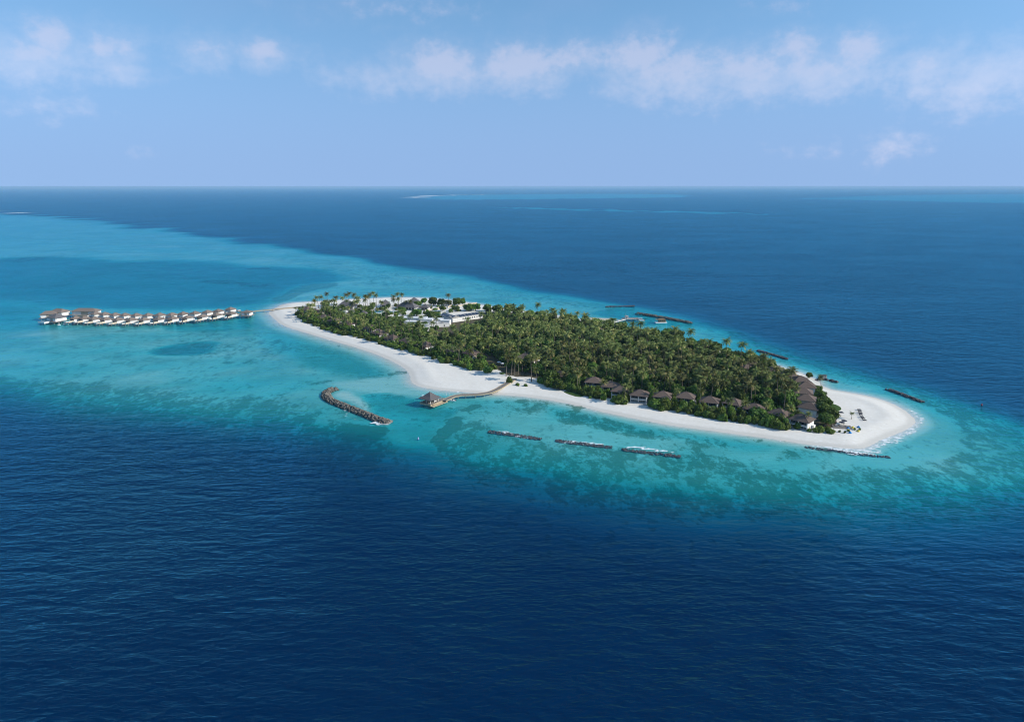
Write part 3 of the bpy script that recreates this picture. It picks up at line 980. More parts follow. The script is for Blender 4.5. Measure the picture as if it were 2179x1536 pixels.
for (x, y, w, d, h, a, lab) in [
        (884, 676, 24, 9, 6.0, -6, "long white flat-roofed block at the left of the service yard"),
        (907, 679, 14, 8, 6.0, -6, "white flat-roofed block in the middle of the service yard"),
        (905, 690, 8, 7, 6.4, 12, "tall white cube with sunlit side nearest the blue tarpaulin"),
        (928, 688, 26, 8, 3.6, 14, "low white building with grey plant on its flat roof"),
        (930, 679, 12, 8, 5.0, -4, "white block behind the low plant building"),
        (948, 682, 10, 7, 5.0, -8, "small white block against the long solar-roofed building"),
        (878, 684, 16, 8, 5.0, -6, "white flat-roofed block half hidden by palms at the yard's edge")]:
    p = G(x, y, 1.6 + h)
    t = empty('service_block', (p.x, p.y, ground_at(p.x, p.y) - .05), math.radians(a))
    MB().box((0, 0, h / 2), (w, d, h)).build('wall', M['white'], t)
    par = MB()
    for sx in (-1, 1):
        par.box((sx * (w / 2 + .03), 0, h + .2), (.3, d + .36, .6)).box((0, sx * (d / 2 + .03), h + .2), (w - .26, .3, .6))
    par.build('parapet', M['flat'], t)
    MB().box((0, 0, h + .06), (w - .3, d - .3, .1)).build('flat_roof', M['flat' if h > 4 else 'grey'], t)
    for k in range(3):
        MB().box((w * (-.3 + .3 * k), -d / 2 - .02, h * .45), (1.4, .1, 1.3)).build('window', M['glass'], t)
    if h < 4:
        for k in range(4):
            MB().box((w * (-.35 + .2 * k), R.uniform(-1, 1), h + .7), (1.8, 1.4, 1.2)).build('plant_unit', M['grey' if k % 2 else 'flat'], t)
    tag(t, lab, "building", "white service buildings")
    keep(p, max(w, d) * .5 + 1)
t = empty('tarpaulin', G(912, 697, 3.6), .3)
tm = MB()
tm.hip(6.5, 4.2, 0, 1.5, 3.0, 'x', .08)
tm.build('sheet', M['tarp'], t)
for sx in (-1, 1):
    for sy in (-1, 1):
        MB().bar((sx * 3, sy * 1.9, -2.0), (sx * 3, sy * 1.9, -.05), .07).build('pole', M['grey'], t)
tag(t, "bright blue tarpaulin shelter beside the tall white cube", "tarpaulin")
keep(t.location, 5)


def wing(name, a, b, width, he, hr, nwin, label):
    """Long gabled wing from a to b (eaves corners on the near side) with solar panels."""
    d = Vector((b.x - a.x, b.y - a.y))
    L = d.length
    ang = math.atan2(d.y, d.x)
    t = empty(name, (a.x, a.y, 1.55), ang)
    MB().box((L / 2, width / 2, he / 2), (L, width, he)).build('wall', M['white'], t)
    y0, y1, o = -.7, width + .7, .7
    rv = [(-o, y0, he), (L + o, y0, he), (L + o, y1, he), (-o, y1, he), (-o, width / 2, he + hr), (L + o, width / 2, he + hr)]
    rv = [(p[0], p[1], p[2] + .05) for p in rv]
    rf = MB().add(rv, [(0, 1, 5, 4), (2, 3, 4, 5), (0, 4, 3), (1, 2, 5), (3, 2, 1, 0)]).build('roof', M['grey'], t)
    n = max(3, int(L / 4.2))
    sl = math.atan2(hr, width / 2 + .7)
    for k in range(n):
        x0 = L * (k + .06) / n
        x1 = L * (k + .94) / n
        pv = []
        for f, zz in ((.10, .06), (.90, .06)):
            yy = y0 + (width / 2 + .7) * f
            z_ = he + .05 + hr * f + zz
            pv += [(x0, yy, z_), (x1, yy, z_)]
        pb = [(p[0], p[1], p[2] - .05) for p in pv]
        MB().add(pv + pb, [(0, 1, 3, 2), (4, 6, 7, 5), (0, 4, 5, 1), (1, 5, 7, 3), (3, 7, 6, 2), (2, 6, 4, 0)]).build('solar_panel', M['solar'], rf)
    for k in range(nwin):
        w_ = MB().box((L * (.34 + .62 * k / max(1, nwin - 1)), -.02, he * .55), (1.3, .12, 1.5)).build('window', M['glass'], t)
        MB().box((L * (.34 + .62 * k / max(1, nwin - 1)), -.06, he * .55 - .85), (1.6, .2, .12)).build('sill', M['white'], w_)
    tag(t, label, "building")
    for q in np.linspace(0, L, 6):
        keep((a.x + d.x / L * q - d.y / L * width / 2, a.y + d.y / L * q + d.x / L * width / 2), width * .65)
    return t


wa, wb, wc = G(963, 677, 6.5), G(1027, 667.5, 6.5), G(937, 670.5, 6.5)
wing('long_building', wa, wb, 10, 5.0, 1.7, 9, "long white building with solar panels and a row of dark windows")
wing('long_building', wc, Vector((wa.x - .6, wa.y + .2, 0)), 10, 5.0, 1.9, 0, "left wing of solar-panelled building meeting the long one at its corner")

t = empty('swimming_pool', G(822, 664, 1.7), math.radians(-8))
MB().box((0, 0, -.02), (34, 17, .25)).build('coping', M['white'], t)
MB().box((0, 0, .12), (31, 14, .1)).build('water', M['pool'], t)
tag(t, "rectangular dark teal swimming pool with pale coping near grey pavilions", "swimming pool")
keep(t.location, 15)
for (x0, y0, x1, y1, lab) in [(905, 662, 946, 656, "low sand-coloured garden wall curving behind the solar building"), (953, 655, 963, 650, "short brown wall beside a bare tree"),
                              (968, 653, 1015, 646, "pale sandy wall along the far beach"), (640, 678, 655, 671, "cream wall by the left beach villas"),
                              (655, 677, 668, 674, "second cream garden wall by the left beach villas"), (693, 684, 712, 680, "cream wall before the brown roof below the tank")]:
    a, b = G(x0, y0, 1.6), G(x1, y1, 1.6)
    L = (b - a).length
    t = empty('garden_wall', (a.x, a.y, 1.4), math.atan2(b.y - a.y, b.x - a.x))
    MB().box((L / 2, 0, .9), (L, .4, 1.8)).build('wall', M['cream'], t)
    MB().box((L / 2, 0, 1.86), (L + .1, .55, .12)).build('coping', M['cream'], t)
    tag(t, lab, "wall", "low garden walls")


# ------------------------------------------------------------------ overwater villas
def piles(t, xs, ys, z1, r=.22):
    for x in xs:
        for y in ys:
            MB().bar((x, y, -2.2), (x, y, z1), r, 6).build('pile', M['post'], t)


def make_over(name, front):
    """Villa on stilts; -Y is its lagoon end, +Y meets the walkway."""
    t = empty(name, (0, 0, 0))
    W, zd = 8.6, 2.4
    MB().box((0, -1.2, zd - .15), (W + .8, 20.5, .3)).build('platform', M['deck'], t)
    piles(t, (-3.6, 3.6), (-10.2, -6.2, -2.2, 2.2, 7.6), zd - .3)
    w = MB()
    w.box((W / 2 - .1, .8, zd + 1.6), (.24, 9.2, 3.2)).box((-W / 2 + .1, .8, zd + 1.6), (.24, 9.2, 3.2)).box((0, 5.3, zd + 1.6), (W - .46, .24, 3.2))
    w.build('wall', M['white'], t)
    gl = MB().box((0, -3.5, zd + 1.4), (W - .5, .1, 2.7)).build('window', M['glass'], t)
    fr = MB()
    for k in range(5):
        fr.box((-W / 2 + .4 + (W - .8) * k / 4, -3.58, zd + 1.4), (.1, .1, 2.7))
    fr.build('frame', M['white'], gl)
    MB().box((W / 2 + .15, -6.8, zd + .95), (.2, 6.0, 1.9)).build('privacy_wall', M['cream' if front else 'white'], t)
    MB().box((W / 2 + .15, 7.2, zd + .8), (.2, 3.4, 1.6)).build('entry_wall', M['white'], t)
    pl = MB().box((-1.9, -9.4, zd + .05), (4.6, 3.8, 1.5)).build('plunge_pool', M['white'], t)
    MB().box((-1.9, -9.4, zd + .81), (4.2, 3.4, .06)).build('water', M['pool'], pl)
    st = MB()
    for k in range(7):
        st.box((2.6, -11.7 - k * .35, zd - .3 - k * .32), (1.2, .34, .1))
    st.bar((2.0, -11.5, zd + .6), (2.0, -14.0, zd - 1.7), .05, 4).bar((3.2, -11.5, zd + .6), (3.2, -14.0, zd - 1.7), .05, 4)
    st.build('stair', M['deck'], t)
    zr = zd + 3.25
    rf = MB().hip(W + 1.8, 11.4, zr, zr + 2.7, 2.6, 'y', .2, (0, .8)).build('roof', M['taupe'], t)
    MB().box((0, .8, zr + 2.74), (.3, 2.9, .12)).build('ridge_cap', M['taupe'], rf)
    return t, zr + 2.7


def S1(x, y):
    return 60 + x / 4.035, 620 + y / 4.035


ORD = ['first', 'second', 'third', 'fourth', 'fifth', 'sixth', 'seventh', 'eighth', 'ninth', 'tenth', 'eleventh', 'twelfth', 'thirteenth', 'fourteenth', 'fifteenth']
ovf, OT = make_over('overwater_villa', True)
ovf["category"] = "villa"
FR = [(400, 212), (475, 212), (560, 217), (660, 221), (765, 224), (878, 224), (990, 224), (1115, 219), (1235, 214), (1360, 207), (1490, 197), (1615, 184), (1740, 173)]
BK = [(585, 172), (662, 177), (750, 182), (835, 184), (932, 186), (1033, 186), (1133, 183), (1238, 181), (1333, 174), (1435, 169), (1542, 159), (1635, 150), (1740, 134)]
for i, (x, y) in enumerate(FR):
    p = G(*S1(x, y), OT * .9)
    place(ovf, i == 0, (p.x, p.y, 0), math.radians(-30 + 8 * i / 12), f"overwater villa in the near row, {ORD[i]} from the left", "overwater villas in the near row", .9)
ovb, _ = make_over('overwater_villa', False)
ovb["category"] = "villa"
for i, (x, y) in enumerate(BK):
    p = G(*S1(x, y), OT * .9)
    place(ovb, i == 0, (p.x, p.y, 0), math.radians(150 + 8 * i / 12), f"overwater villa in the far row, {ORD[i]} from the left", "overwater villas in the far row", .9)


def deck_run(name, px, width, z, label, mat, pile_step=7.0, cat="jetty", rail=False, flipz=0.0, edge=None):
    """A plank walkway following points read at deck level; planks, beams and piles are parts."""
    raw = [G(x, y, z) for x, y in px]
    pts = []
    for i in range(len(raw) - 1):                       # Catmull-Rom
        p0, p1, p2, p3 = raw[max(0, i - 1)], raw[i], raw[i + 1], raw[min(len(raw) - 1, i + 2)]
        for k in range(6):
            u = k / 6
            pts.append(.5 * ((2 * p1) + (p2 - p0) * u + (2 * p0 - 5 * p1 + 4 * p2 - p3) * u * u + (3 * p1 - p0 - 3 * p2 + p3) * u ** 3))
    pts.append(raw[-1])
    o = pts[0].copy()
    t = empty(name, (o.x, o.y, 0))
    nrm = []
    for i in range(len(pts)):
        d = (pts[min(i + 1, len(pts) - 1)] - pts[max(0, i - 1)])
        nrm.append(Vector((-d.y, d.x, 0)).normalized())
    def ribbon(off0, off1, z0, z1):
        vs, fs = [], []
        for p, n in zip(pts, nrm):
            a, b = p + n * off0 - o, p + n * off1 - o
            vs += [(a.x, a.y, z0), (b.x, b.y, z0), (b.x, b.y, z1), (a.x, a.y, z1)]
        for i in range(len(pts) - 1):
            k = 4 * i
            for e in range(4):
                fs.append((k + e, k + (e + 1) % 4, k + 4 + (e + 1) % 4, k + 4 + e))
        fs += [(3, 2, 1, 0), tuple(4 * (len(pts) - 1) + e for e in range(4))]
        return MB().add(vs, fs)
    ribbon(-width / 2, width / 2, z - .2, z).build('deck', mat, t)
    for s in (-1, 1):
        ribbon(s * (width / 2 + .02), s * (width / 2 + .22), z - .5, z + .12).build('edge_beam', M[edge or 'warm_deck'], t)
    acc = 0.0
    for i in range(1, len(pts)):
        acc += (pts[i] - pts[i - 1]).length
        if acc > pile_step:
            acc = 0.0
            for s in (-1, 1):
                q = pts[i] + nrm[i] * s * (width / 2 - .3) - o
                MB().bar((q.x, q.y, -2.2), (q.x, q.y, z - .2), .2, 6).build('pile', M['post'], t)
    tag(t, label, cat)
    for p in pts:
        keep(p, width / 2 + 1.0)
    return t


deck_run('walkway', [S1(*q) for q in [(2330, 132), (2179, 146), (2060, 158), (1960, 167), (1900, 178), (1830, 190), (1700, 196), (1560, 206), (1420, 215), (1280, 220), (1100, 225), (900, 226), (700, 222), (520, 212), (400, 203), (300, 200)]],
         2.6, 2.2, "thin wooden walkway from the sand spit through both rows of overwater villas", M['deck'], 9.0, "walkway")
deck_run('walkway', [S1(*q) for q in [(1795, 168), (1850, 176), (1905, 182)]], 2.0, 2.25, "short footbridge linking the last far-row villa to the arrival pavilion", M['deck'], 6.0, "walkway")


def make_hall(name, px, py, L, D, he, hr, ridge, a, mat, label, pool=False, top=None):
    zd = 2.4
    p = G(px, py, zd + he + hr)
    t = empty(name, (p.x, p.y, 0), math.radians(a))
    MB().box((0, -.8, zd - .17), (L + 3, D + 4.5, .34)).build('platform', M['deck'], t)
    piles(t, [(-.45 + .18 * k) * L for k in range(6)], (-D / 2 - 1.5, 0, D / 2), zd - .34, .25)
    w = MB().box((0, D / 2 - .2, zd + he / 2), (L - .4, .3, he)).box((L / 2 - .2, -.15, zd + he / 2), (.3, D - .4, he)).box((-L / 2 + .2, -.15, zd + he / 2), (.3, D - .4, he))
    w.box((-L * .3, -D / 2 + .2, zd + he / 2), (L * .36, .3, he)).box((L * .33, -D / 2 + .2, zd + he / 2), (L * .3, .3, he))
    w.build('wall', M['white'], t)
    MB().box((L * .03, -D / 2 + .5, zd + he / 2 - .1), (L * .29, .1, he - .3)).build('window', M['cream'], t)
    rf = MB().hip(L + 2, D + 2, zd + he + .05, zd + he + hr, ridge).build('roof', mat, t)
    MB().box((0, 0, zd + he + hr + .03), (ridge + .4, .3, .14)).build('ridge_cap', mat, rf)
    if pool:
        q = MB().box((-L * .35, -D / 2 - 4.8, zd - .4), (L * .75, 6.0, 1.6)).build('pool', M['white'], t)
        MB().box((-L * .35, -D / 2 - 4.8, zd + .43), (L * .7, 5.4, .08)).build('water', M['pool'], q)
        piles(t, (-L * .6, -L * .1), (-D / 2 - 6.5,), zd - 1.0, .25)
    tag(t, label, "pavilion", "large overwater pavilions")
    return t


make_hall('overwater_hall', 126, 656.5, 16, 11, 4.0, 3.2, 7, -14, M['taupe'], "upper half of the joined grey-roofed overwater restaurant at far left")
make_hall('overwater_hall', 103, 661.5, 14, 10, 3.6, 3.0, 6, 22, M['taupe'], "lower outer half of the joined overwater restaurant at far left")
make_hall('overwater_hall', 119, 667, 14, 12, 3.6, 3.8, 1, -24, M['slate'], "dark-roofed overwater pavilion with pool, nearest at far left", True)
make_hall('overwater_hall', 183, 655.5, 27, 10, 3.8, 2.9, 17, -2, M['taupe'], "long grey-roofed overwater hall behind the far row's left end")
make_hall('overwater_hall', 525.5, 659.6, 9.5, 8.5, 3.2, 2.2, 1, -8, M['taupe'], "small white arrival pavilion on stilts between villas and sand spit")

# ------------------------------------------------------------------ main jetty and pavilion


def S5(x, y):
    return 880 + x / 9.905, 780 + y / 9.905


deck_run('jetty', [S5(*q) for q in [(2130, 250), (2010, 330), (1940, 368), (1850, 425), (1750, 480), (1600, 540), (1400, 575), (1200, 588), (1000, 596), (850, 622), (740, 665), (640, 712)]],
         3.4, 2.1, "curving grey boardwalk jetty with timber edge leading to the pavilion", M['deck'], 5.5)
ja, jb = G(*S5(360, 800), 2.1), G(*S5(700, 672), 2.1)
jd = Vector((jb.x - ja.x, jb.y - ja.y, 0))
jang = math.atan2(jd.y, jd.x)
JL = jd.length
t = empty('jetty_pavilion', (ja.x, ja.y, 0), jang)
JW = 9.5
MB().prism([(0, 0), (JL, 0), (JL, 3.6), (10.5, 4.8), (9.6, JW), (0, JW)], 1.85, 2.12).build('platform', M['deck'], t)
MB().box((JL * .42, -1.6, .95), (JL * .9, 2.6, .3)).build('landing', M['warm_deck'], t)
fs_ = MB().box((JL / 2, -.12, 1.35), (JL, .2, .9)).box((-.12, JW / 2 - .05, 1.35), (.2, JW + .1, .9))
fs_.build('fascia', M['warm_deck'], t)
stp = MB()
for k in range(4):
    stp.box((3.0 + k * .1, -.4 - k * .32, 1.85 - k * .2), (3.2, .32, .16))
stp.build('stair', M['warm_deck'], t)
for k in range(5):
    for y in (.3, JW - .6):
        x = .5 + k * (9.0 / 4 if y > 1 else (JL - 1) / 4)
        MB().bar((x, y, -2.2), (x, y, 1.85), .22, 6).build('pile', M['post'], t)
for (x, y) in ((1.0, 1.0), (8.6, 1.0), (8.6, 8.4), (1.0, 8.4), (4.8, 1.0), (1.0, 4.7)):
    MB().box((x, y, 3.6), (.28, .28, 3.0)).build('column', M['white'], t)
rf = MB().hip(10.8, 10.8, 4.9, 8.9, 0, 'x', .2, (4.7, 4.7), .08).build('roof', M['slate'], t)
MB().bar((4.7, 4.7, 8.8), (4.7, 4.7, 9.5), .1, 6, .03).build('finial', M['slate'], rf)
MB().box((4.9, 5.2, 2.65), (3.2, 1.2, 1.05)).build('counter', M['warm_deck'], t)
bn = MB().box((7.2, 2.2, 2.35), (1.8, .6, .45)).build('bench', M['white'], t)
rl = MB()
for k in range(6):
    rl.bar((.2, .6 + k * 1.7, 2.1), (.2, .6 + k * 1.7, 3.1), .05, 5)
rl.bar((.2, .4, 3.1), (.2, JW - .3, 3.1), .05, 5)
rl.build('railing', M['warm_deck'], t)
tag(t, "grey pyramid-roofed arrival pavilion on timber platform at the jetty's end", "pavilion")
for (x, y, lab) in [(693, 605, "left white lamp post on the jetty bend"), (765, 595, "right white lamp post on the jetty bend")]:
    p = G(*S5(x, y), 2.1)
    t = empty('lamp_post', p)
    MB().bar((0, 0, 0), (0, 0, 2.6), .09, 6, .06).build('pole', M['white'], t)
    MB().box((0, 0, 2.75), (.4, .4, .35)).build('lantern', M['white'], t)
    tag(t, lab, "lamp post", "jetty lamp posts")


# ------------------------------------------------------------------ boats
def make_boat(name, L, Bm, Hh, cabin, label, loc, rz, group=None, canopy=False):
    t = empty(name, loc, rz)
    st = [(-.5, .86, 0), (-.25, 1.0, 0), (.05, .98, .02), (.28, .74, .06), (.42, .38, .14), (.5, .03, .22)]
    vs, fs = [], []
    for (u, b, sh) in st:
        y = Bm / 2 * b
        z1 = Hh * (1 + sh)
        vs += [(u * L, -y, z1), (u * L, -y * .72, -.25), (u * L, 0, -.4 + sh), (u * L, y * .72, -.25), (u * L, y, z1)]
    for i in range(len(st) - 1):
        for e in range(4):
            fs.append((5 * i + e, 5 * i + e + 1, 5 * i + 6 + e, 5 * i + 5 + e))
    fs.append((0, 1, 2, 3, 4))
    MB().add(vs, fs).build('hull', M['hull'], t)
    dv = [(u * L * .98, s * Bm / 2 * b * .94, Hh * .86) for s in (-1, 1) for (u, b, sh) in st]
    n = len(st)
    MB().add(dv, [(i, i + 1, n + i + 1, n + i) for i in range(n - 1)]).build('deck', M['grey'], t)
    if cabin:
        c = MB().box((-.02 * L, 0, Hh + .75), (L * .44, Bm * .68, 1.6), 0, .9).build('cabin', M['hull'], t)
        MB().box((-.02 * L, 0, Hh + .95), (L * .40, Bm * .69, .5)).build('window', M['glass'], c)
        MB().box((-.06 * L, 0, Hh + 1.66), (L * .52, Bm * .74, .12)).build('cabin_roof', M['hull'], t)
    else:
        MB().box((.08 * L, 0, Hh + .35), (.9, Bm * .4, .9)).build('console', M['hull'], t)
        MB().box((.12 * L, 0, Hh + .95), (.1, Bm * .4, .4)).build('windscreen', M['glass'], t)
        MB().box((-.22 * L, 0, Hh + .05), (.8, Bm * .7, .45)).build('seat', M['hull'], t)
    if canopy:
        cn = MB().box((0, 0, Hh + 1.75), (L * .42, Bm * .8, .1)).build('canopy', M['hull'], t)
        for sx in (-1, 1):
            for sy in (-1, 1):
                MB().bar((sx * L * .19, sy * Bm * .36, Hh * .86), (sx * L * .19, sy * Bm * .36, Hh + 1.7), .04, 4).build('canopy_post', M['grey'], t)
    for s in (-1, 1):
        m = MB().box((-.53 * L, s * Bm * .18, Hh * .7), (.45, .4, 1.0))
        m.build('outboard', M['dark'], t)
    return tag(t, label, "boat", group)


make_boat('motor_boat', 5.4, 2.1, .62, False, "small white speedboat moored beside the jetty, bow to the left", G(*S5(806, 722)), math.pi + .05)
make_boat('motor_boat', 4.6, 2.2, .65, False, "white boat with sunshade behind the left of the pavilion", G(*S5(205, 680)), -.5, None, True)
make_boat('motor_boat', 9.5, 3.2, 1.0, True, "white cabin cruiser at the end of the far harbour jetty", G(1361.5, 682.5), math.pi + .08)
make_boat('motor_boat', 3.0, 1.6, .5, False, "larger of two tiny white boats below the overwater restaurant", G(126, 692), .4, None, True)
make_boat('motor_boat', 2.4, 1.2, .4, False, "smaller of two tiny white boats below the overwater restaurant", G(137, 690.5), .2)

# ------------------------------------------------------------------ far harbour
def S8(x, y):
    return 1220 + x / 7.78, 630 + y / 7.78


deck_run('harbour_jetty', [S8(*q) for q in [(600, 448), (660, 428), (760, 402), (860, 380), (1000, 372)]], 3.2, 1.7, "pale straight jetty reaching into the far harbour", M['deck'], 5.0, edge='white')
p = G(*S8(950, 372), 1.72)
t = empty('harbour_landing', (p.x, p.y, 0), .05)
MB().box((0, 0, 1.6), (18, 9, .3)).build('platform', M['deck'], t)
piles(t, (-8, -4, 0, 4, 8), (-4, 4), 1.45)
for k in range(5):
    MB().bar((-8 + 4 * k, -4.3, 1.75), (-8 + 4 * k, -4.3, 2.4), .15, 6).build('bollard', M['white'], t)
tag(t, "rectangular landing stage on piles at the head of the harbour jetty", "jetty")
p = G(*S8(880, 372), 1.78)
t = empty('harbour_hut', p)
MB().box((0, 0, 1.2), (3.4, 3.0, 2.4)).build('wall', M['white'], t)
MB().hip(4.4, 4.0, 2.45, 3.7, .6).build('roof', M['grey'], t)
MB().box((0, -1.52, 1.0), (.9, .1, 2.0)).build('door', M['grey'], t)
MB().bar((-1, 0, 3.2), (-1, 0, 5.6), .06, 5).build('mast', M['white'], t)
tag(t, "tiny white hut with a mast on the harbour landing stage", "hut")
p = G(1270, 679.5, 1.3)
t = empty('sand_quay', (p.x, p.y, 0), math.radians(-8))
MB().box((0, 0, .5), (30, 16, 1.6)).build('quay', M['cream'], t)
MB().box((0, -8.2, 1.0), (30.4, .5, .9)).build('quay_edge', M['white'], t)
tag(t, "pale sandy quay at the root of the far harbour", "quay")
p = G(*S8(1445, 440))
t = empty('houseboat', p, .12)
MB().box((0, 0, .3), (12.5, 5.6, 1.1)).build('pontoon', M['hull'], t)
MB().box((1.4, 0, 2.2), (7.0, 4.4, 2.8)).build('cabin', M['thatch'], t)
for k in range(3):
    w_ = MB().box((-.8 + 2.2 * k, -2.22, 2.2), (1.1, .1, 1.2)).build('window', M['glass'], t)
MB().hip(8.2, 5.6, 3.7, 4.6, 4).build('roof', M['thatch'], t)
MB().box((-4.4, 0, 3.6), (3.2, 4.0, .14)).build('awning', M['thatch'], t)
for sx in (-5.7, -3.1):
    for sy in (-1.8, 1.8):
        MB().bar((sx, sy, .8), (sx, sy, 3.6), .07, 5).build('awning_post', M['thatch'], t)
MB().bar((2, 0, 4.5), (2, 0, 6.6), .06, 5).build('mast', M['grey'], t)
tag(t, "brown thatched houseboat on white pontoon inside the far breakwater", "houseboat")
for (x, y, mt, lab) in [(890, 934, 'lilac', "small lilac buoy at the mouth of the dredged channel"), (2089, 862, 'red', "small red buoy off the right-hand reef edge")]:
    p = G(x, y)
    t = empty('buoy', p)
    MB().bar((0, 0, -.4), (0, 0, .5), .55, 10, .45).build('float', M[mt], t)
    MB().bar((0, 0, .5), (0, 0, 1.4), .32, 8, .05).build('cone', M[mt], t)
    tag(t, lab, "buoy")


# ------------------------------------------------------------------ breakwaters of heaped boulders
ICO_V = []
g_ = (1 + 5 ** .5) / 2
for a in (-1, 1):
    for b in (-g_, g_):
        ICO_V += [(0, a, b), (a, b, 0), (b, 0, a)]
ICO_V = np.array(ICO_V, float) / math.sqrt(1 + g_ * g_)
ICO_F = []
for i in range(12):
    for j in range(i + 1, 12):
        for k in range(j + 1, 12):
            a, b, c = ICO_V[i], ICO_V[j], ICO_V[k]
            if max(np.linalg.norm(a - b), np.linalg.norm(b - c), np.linalg.norm(a - c)) < 1.1:
                nrm = np.cross(b - a, c - a)
                ICO_F.append((i, j, k) if nrm @ (a + b + c) > 0 else (i, k, j))
ICO_F = np.array(ICO_F)


def rock_pile(name, px, width, height, size, matn, label, seed, dens=1.0):
    rs = np.random.RandomState(seed)
    pts = [np.array(G(x, y)[:2]) for x, y in px]
    if len(pts) > 2:
        q = [pts[0]]
        for i in range(len(pts) - 1):
            p0, p1, p2, p3 = pts[max(0, i - 1)], pts[i], pts[i + 1], pts[min(len(pts) - 1, i + 2)]
            for u in np.linspace(0, 1, 7)[1:]:
                q.append(.5 * ((2 * p1) + (p2 - p0) * u + (2 * p0 - 5 * p1 + 4 * p2 - p3) * u * u + (3 * p1 - p0 - 3 * p2 + p3) * u ** 3))
        pts = q
    seg = [np.linalg.norm(pts[i + 1] - pts[i]) for i in range(len(pts) - 1)]
    L = sum(seg)
    n = int(L * width / (size * size) * 2.4 * dens)
    V, Fc = [], []
    cum = np.concatenate([[0], np.cumsum(seg)])
    for k in range(n):
        s = rs.uniform(0, L)
        i = min(len(seg) - 1, int(np.searchsorted(cum, s, 'right') - 1))
        u = (s - cum[i]) / seg[i]
        c = pts[i] * (1 - u) + pts[i + 1] * u
        d = (pts[i + 1] - pts[i]) / seg[i]
        nr = np.array([-d[1], d[0]])
        ends = min(1, min(s, L - s) / width * 1.6 + .35)
        off = rs.uniform(-.5, .5)
        prof = max(0, 1 - abs(off) * 2) ** .6
        r = size * rs.uniform(.35, .75)
        ce = np.array([*(c + nr * off * width), height * prof * ends - r * .45 + rs.uniform(-.15, .15)])
        rot = np.linalg.qr(rs.normal(size=(3, 3)))[0]
        v = ICO_V * rs.uniform(.75, 1.2, (12, 1)) * r * np.array([1.25, 1, .8])
        V.append(v @ rot.T + ce)
        Fc.append(ICO_F + 12 * k)
    V = np.concatenate(V)
    o = np.array([*pts[0], 0])
    me = mesh_np('boulders', V - o, np.concatenate(Fc), M[matn], None, False)
    t = empty(name, o)
    b = mobj('boulders', me, t)
    b["kind"] = 'stuff'
    tag(t, label, "breakwater", "rock breakwaters")


def S_5(x, y):
    return 660 + x / 4.737, 760 + y / 4.737


rock_pile('breakwater', [S_5(*q) for q in [(275, 322), (205, 335), (162, 368), (172, 410), (245, 455), (395, 515), (550, 575), (680, 628), (800, 662)]], 6.2, 2.1, 1.35, 'rock',
          "hooked dark boulder breakwater curling round the sandy basin left of the jetty", 3)
rock_pile('breakwater', [(1039, 918), (1095, 925.5), (1150, 934)], 3.9, -.12, 1.05, 'wet_rock', "low wet breakwater with a streak of surf, left of the three in front", 4)
rock_pile('breakwater', [(1183, 937), (1240, 944), (1301, 951.5)], 3.9, -.12, 1.05, 'wet_rock', "low dark wet breakwater, middle of the three in front", 5)
rock_pile('breakwater', [(1324, 956), (1380, 962.5), (1447, 971)], 3.7, -.12, 1.05, 'wet_rock', "low dark wet breakwater, right of the three in front", 6)
rock_pile('breakwater', [(1354, 667), (1410, 676), (1458, 685), (1470, 687.5)], 5.0, 1.6, 1.4, 'rock', "straight boulder breakwater sheltering the far harbour", 7)
rock_pile('breakwater', [(1289, 652.5), (1320, 651.8), (1350, 651)], 4.5, .3, 1.6, 'wet_rock', "thin low breakwater farthest away beyond the harbour", 8)
rock_pile('breakwater', [(1611, 745), (1640, 753), (1676, 764)], 3.6, .6, 1.2, 'wet_rock', "short dark breakwater off the far right shore trees", 9)
rock_pile('breakwater', [(1887, 827), (1920, 839), (1963, 855)], 3.6, .7, 1.2, 'wet_rock', "dark straight breakwater beyond the sandbar at right", 10)
rock_pile('breakwater', [(1736, 810), (1750, 807.5), (1765, 809.5), (1783, 814)], 3.0, 1.0, 1.1, 'wet_rock', "dark rock groyne jutting from the beach by the lone palm", 11)
rock_pile('breakwater', [(1712, 951), (1770, 958), (1840, 967), (1893, 972)], 3.0, -.10, .8, 'wet_rock', "ledge of wet beach rock awash in surf at the sandbar tip", 12, .6)
p = G(1753, 804)
t = empty('pump_house', (p.x, p.y, 0), .3)
MB().box((0, 0, .9), (3.4, 2.4, 2.2)).build('wall', M['grey'], t)
MB().box((0, 0, 2.1), (4.0, 3.0, .2)).build('roof', M['dark'], t)
MB().box((0, -1.22, .9), (.9, .1, 1.8)).build('door', M['dark'], t)
tag(t, "small dark pump hut on the groyne by the lone palm", "hut")


# ------------------------------------------------------------------ the sandbar's furniture
def S9(x, y):
    return 1780 + x / 21.94, 850 + y / 21.94


def gz(px, py, z=1.5):
    p = G(px, py, z)
    return Vector((p.x, p.y, ground_at(p.x, p.y)))


def make_lounger_set():
    t = empty('lounger_set', (0, 0, 0))
    for s in (-1, 1):
        l = MB().box((.2, s * .40, .32), (1.5, .56, .14)).build('seat', M['dark'], t)
        bk = MB()
        bk.add([(-.55, s * .40 - .27, .30), (-.55, s * .40 + .27, .30), (-1.15, s * .40 + .27, .78), (-1.15, s * .40 - .27, .78),
                (-.55, s * .40 - .27, .42), (-.55, s * .40 + .27, .42), (-1.10, s * .40 + .27, .88), (-1.10, s * .40 - .27, .88)],
               [(0, 1, 2, 3), (7, 6, 5, 4), (0, 4, 5, 1), (1, 5, 6, 2), (2, 6, 7, 3), (3, 7, 4, 0)])
        bk.build('backrest', M['dark'], t)
        for x in (-.5, .85):
            MB().box((x, s * .40, .13), (.08, .5, .26)).build('leg', M['dark'], t)
    t["category"] = "lounger"
    return t


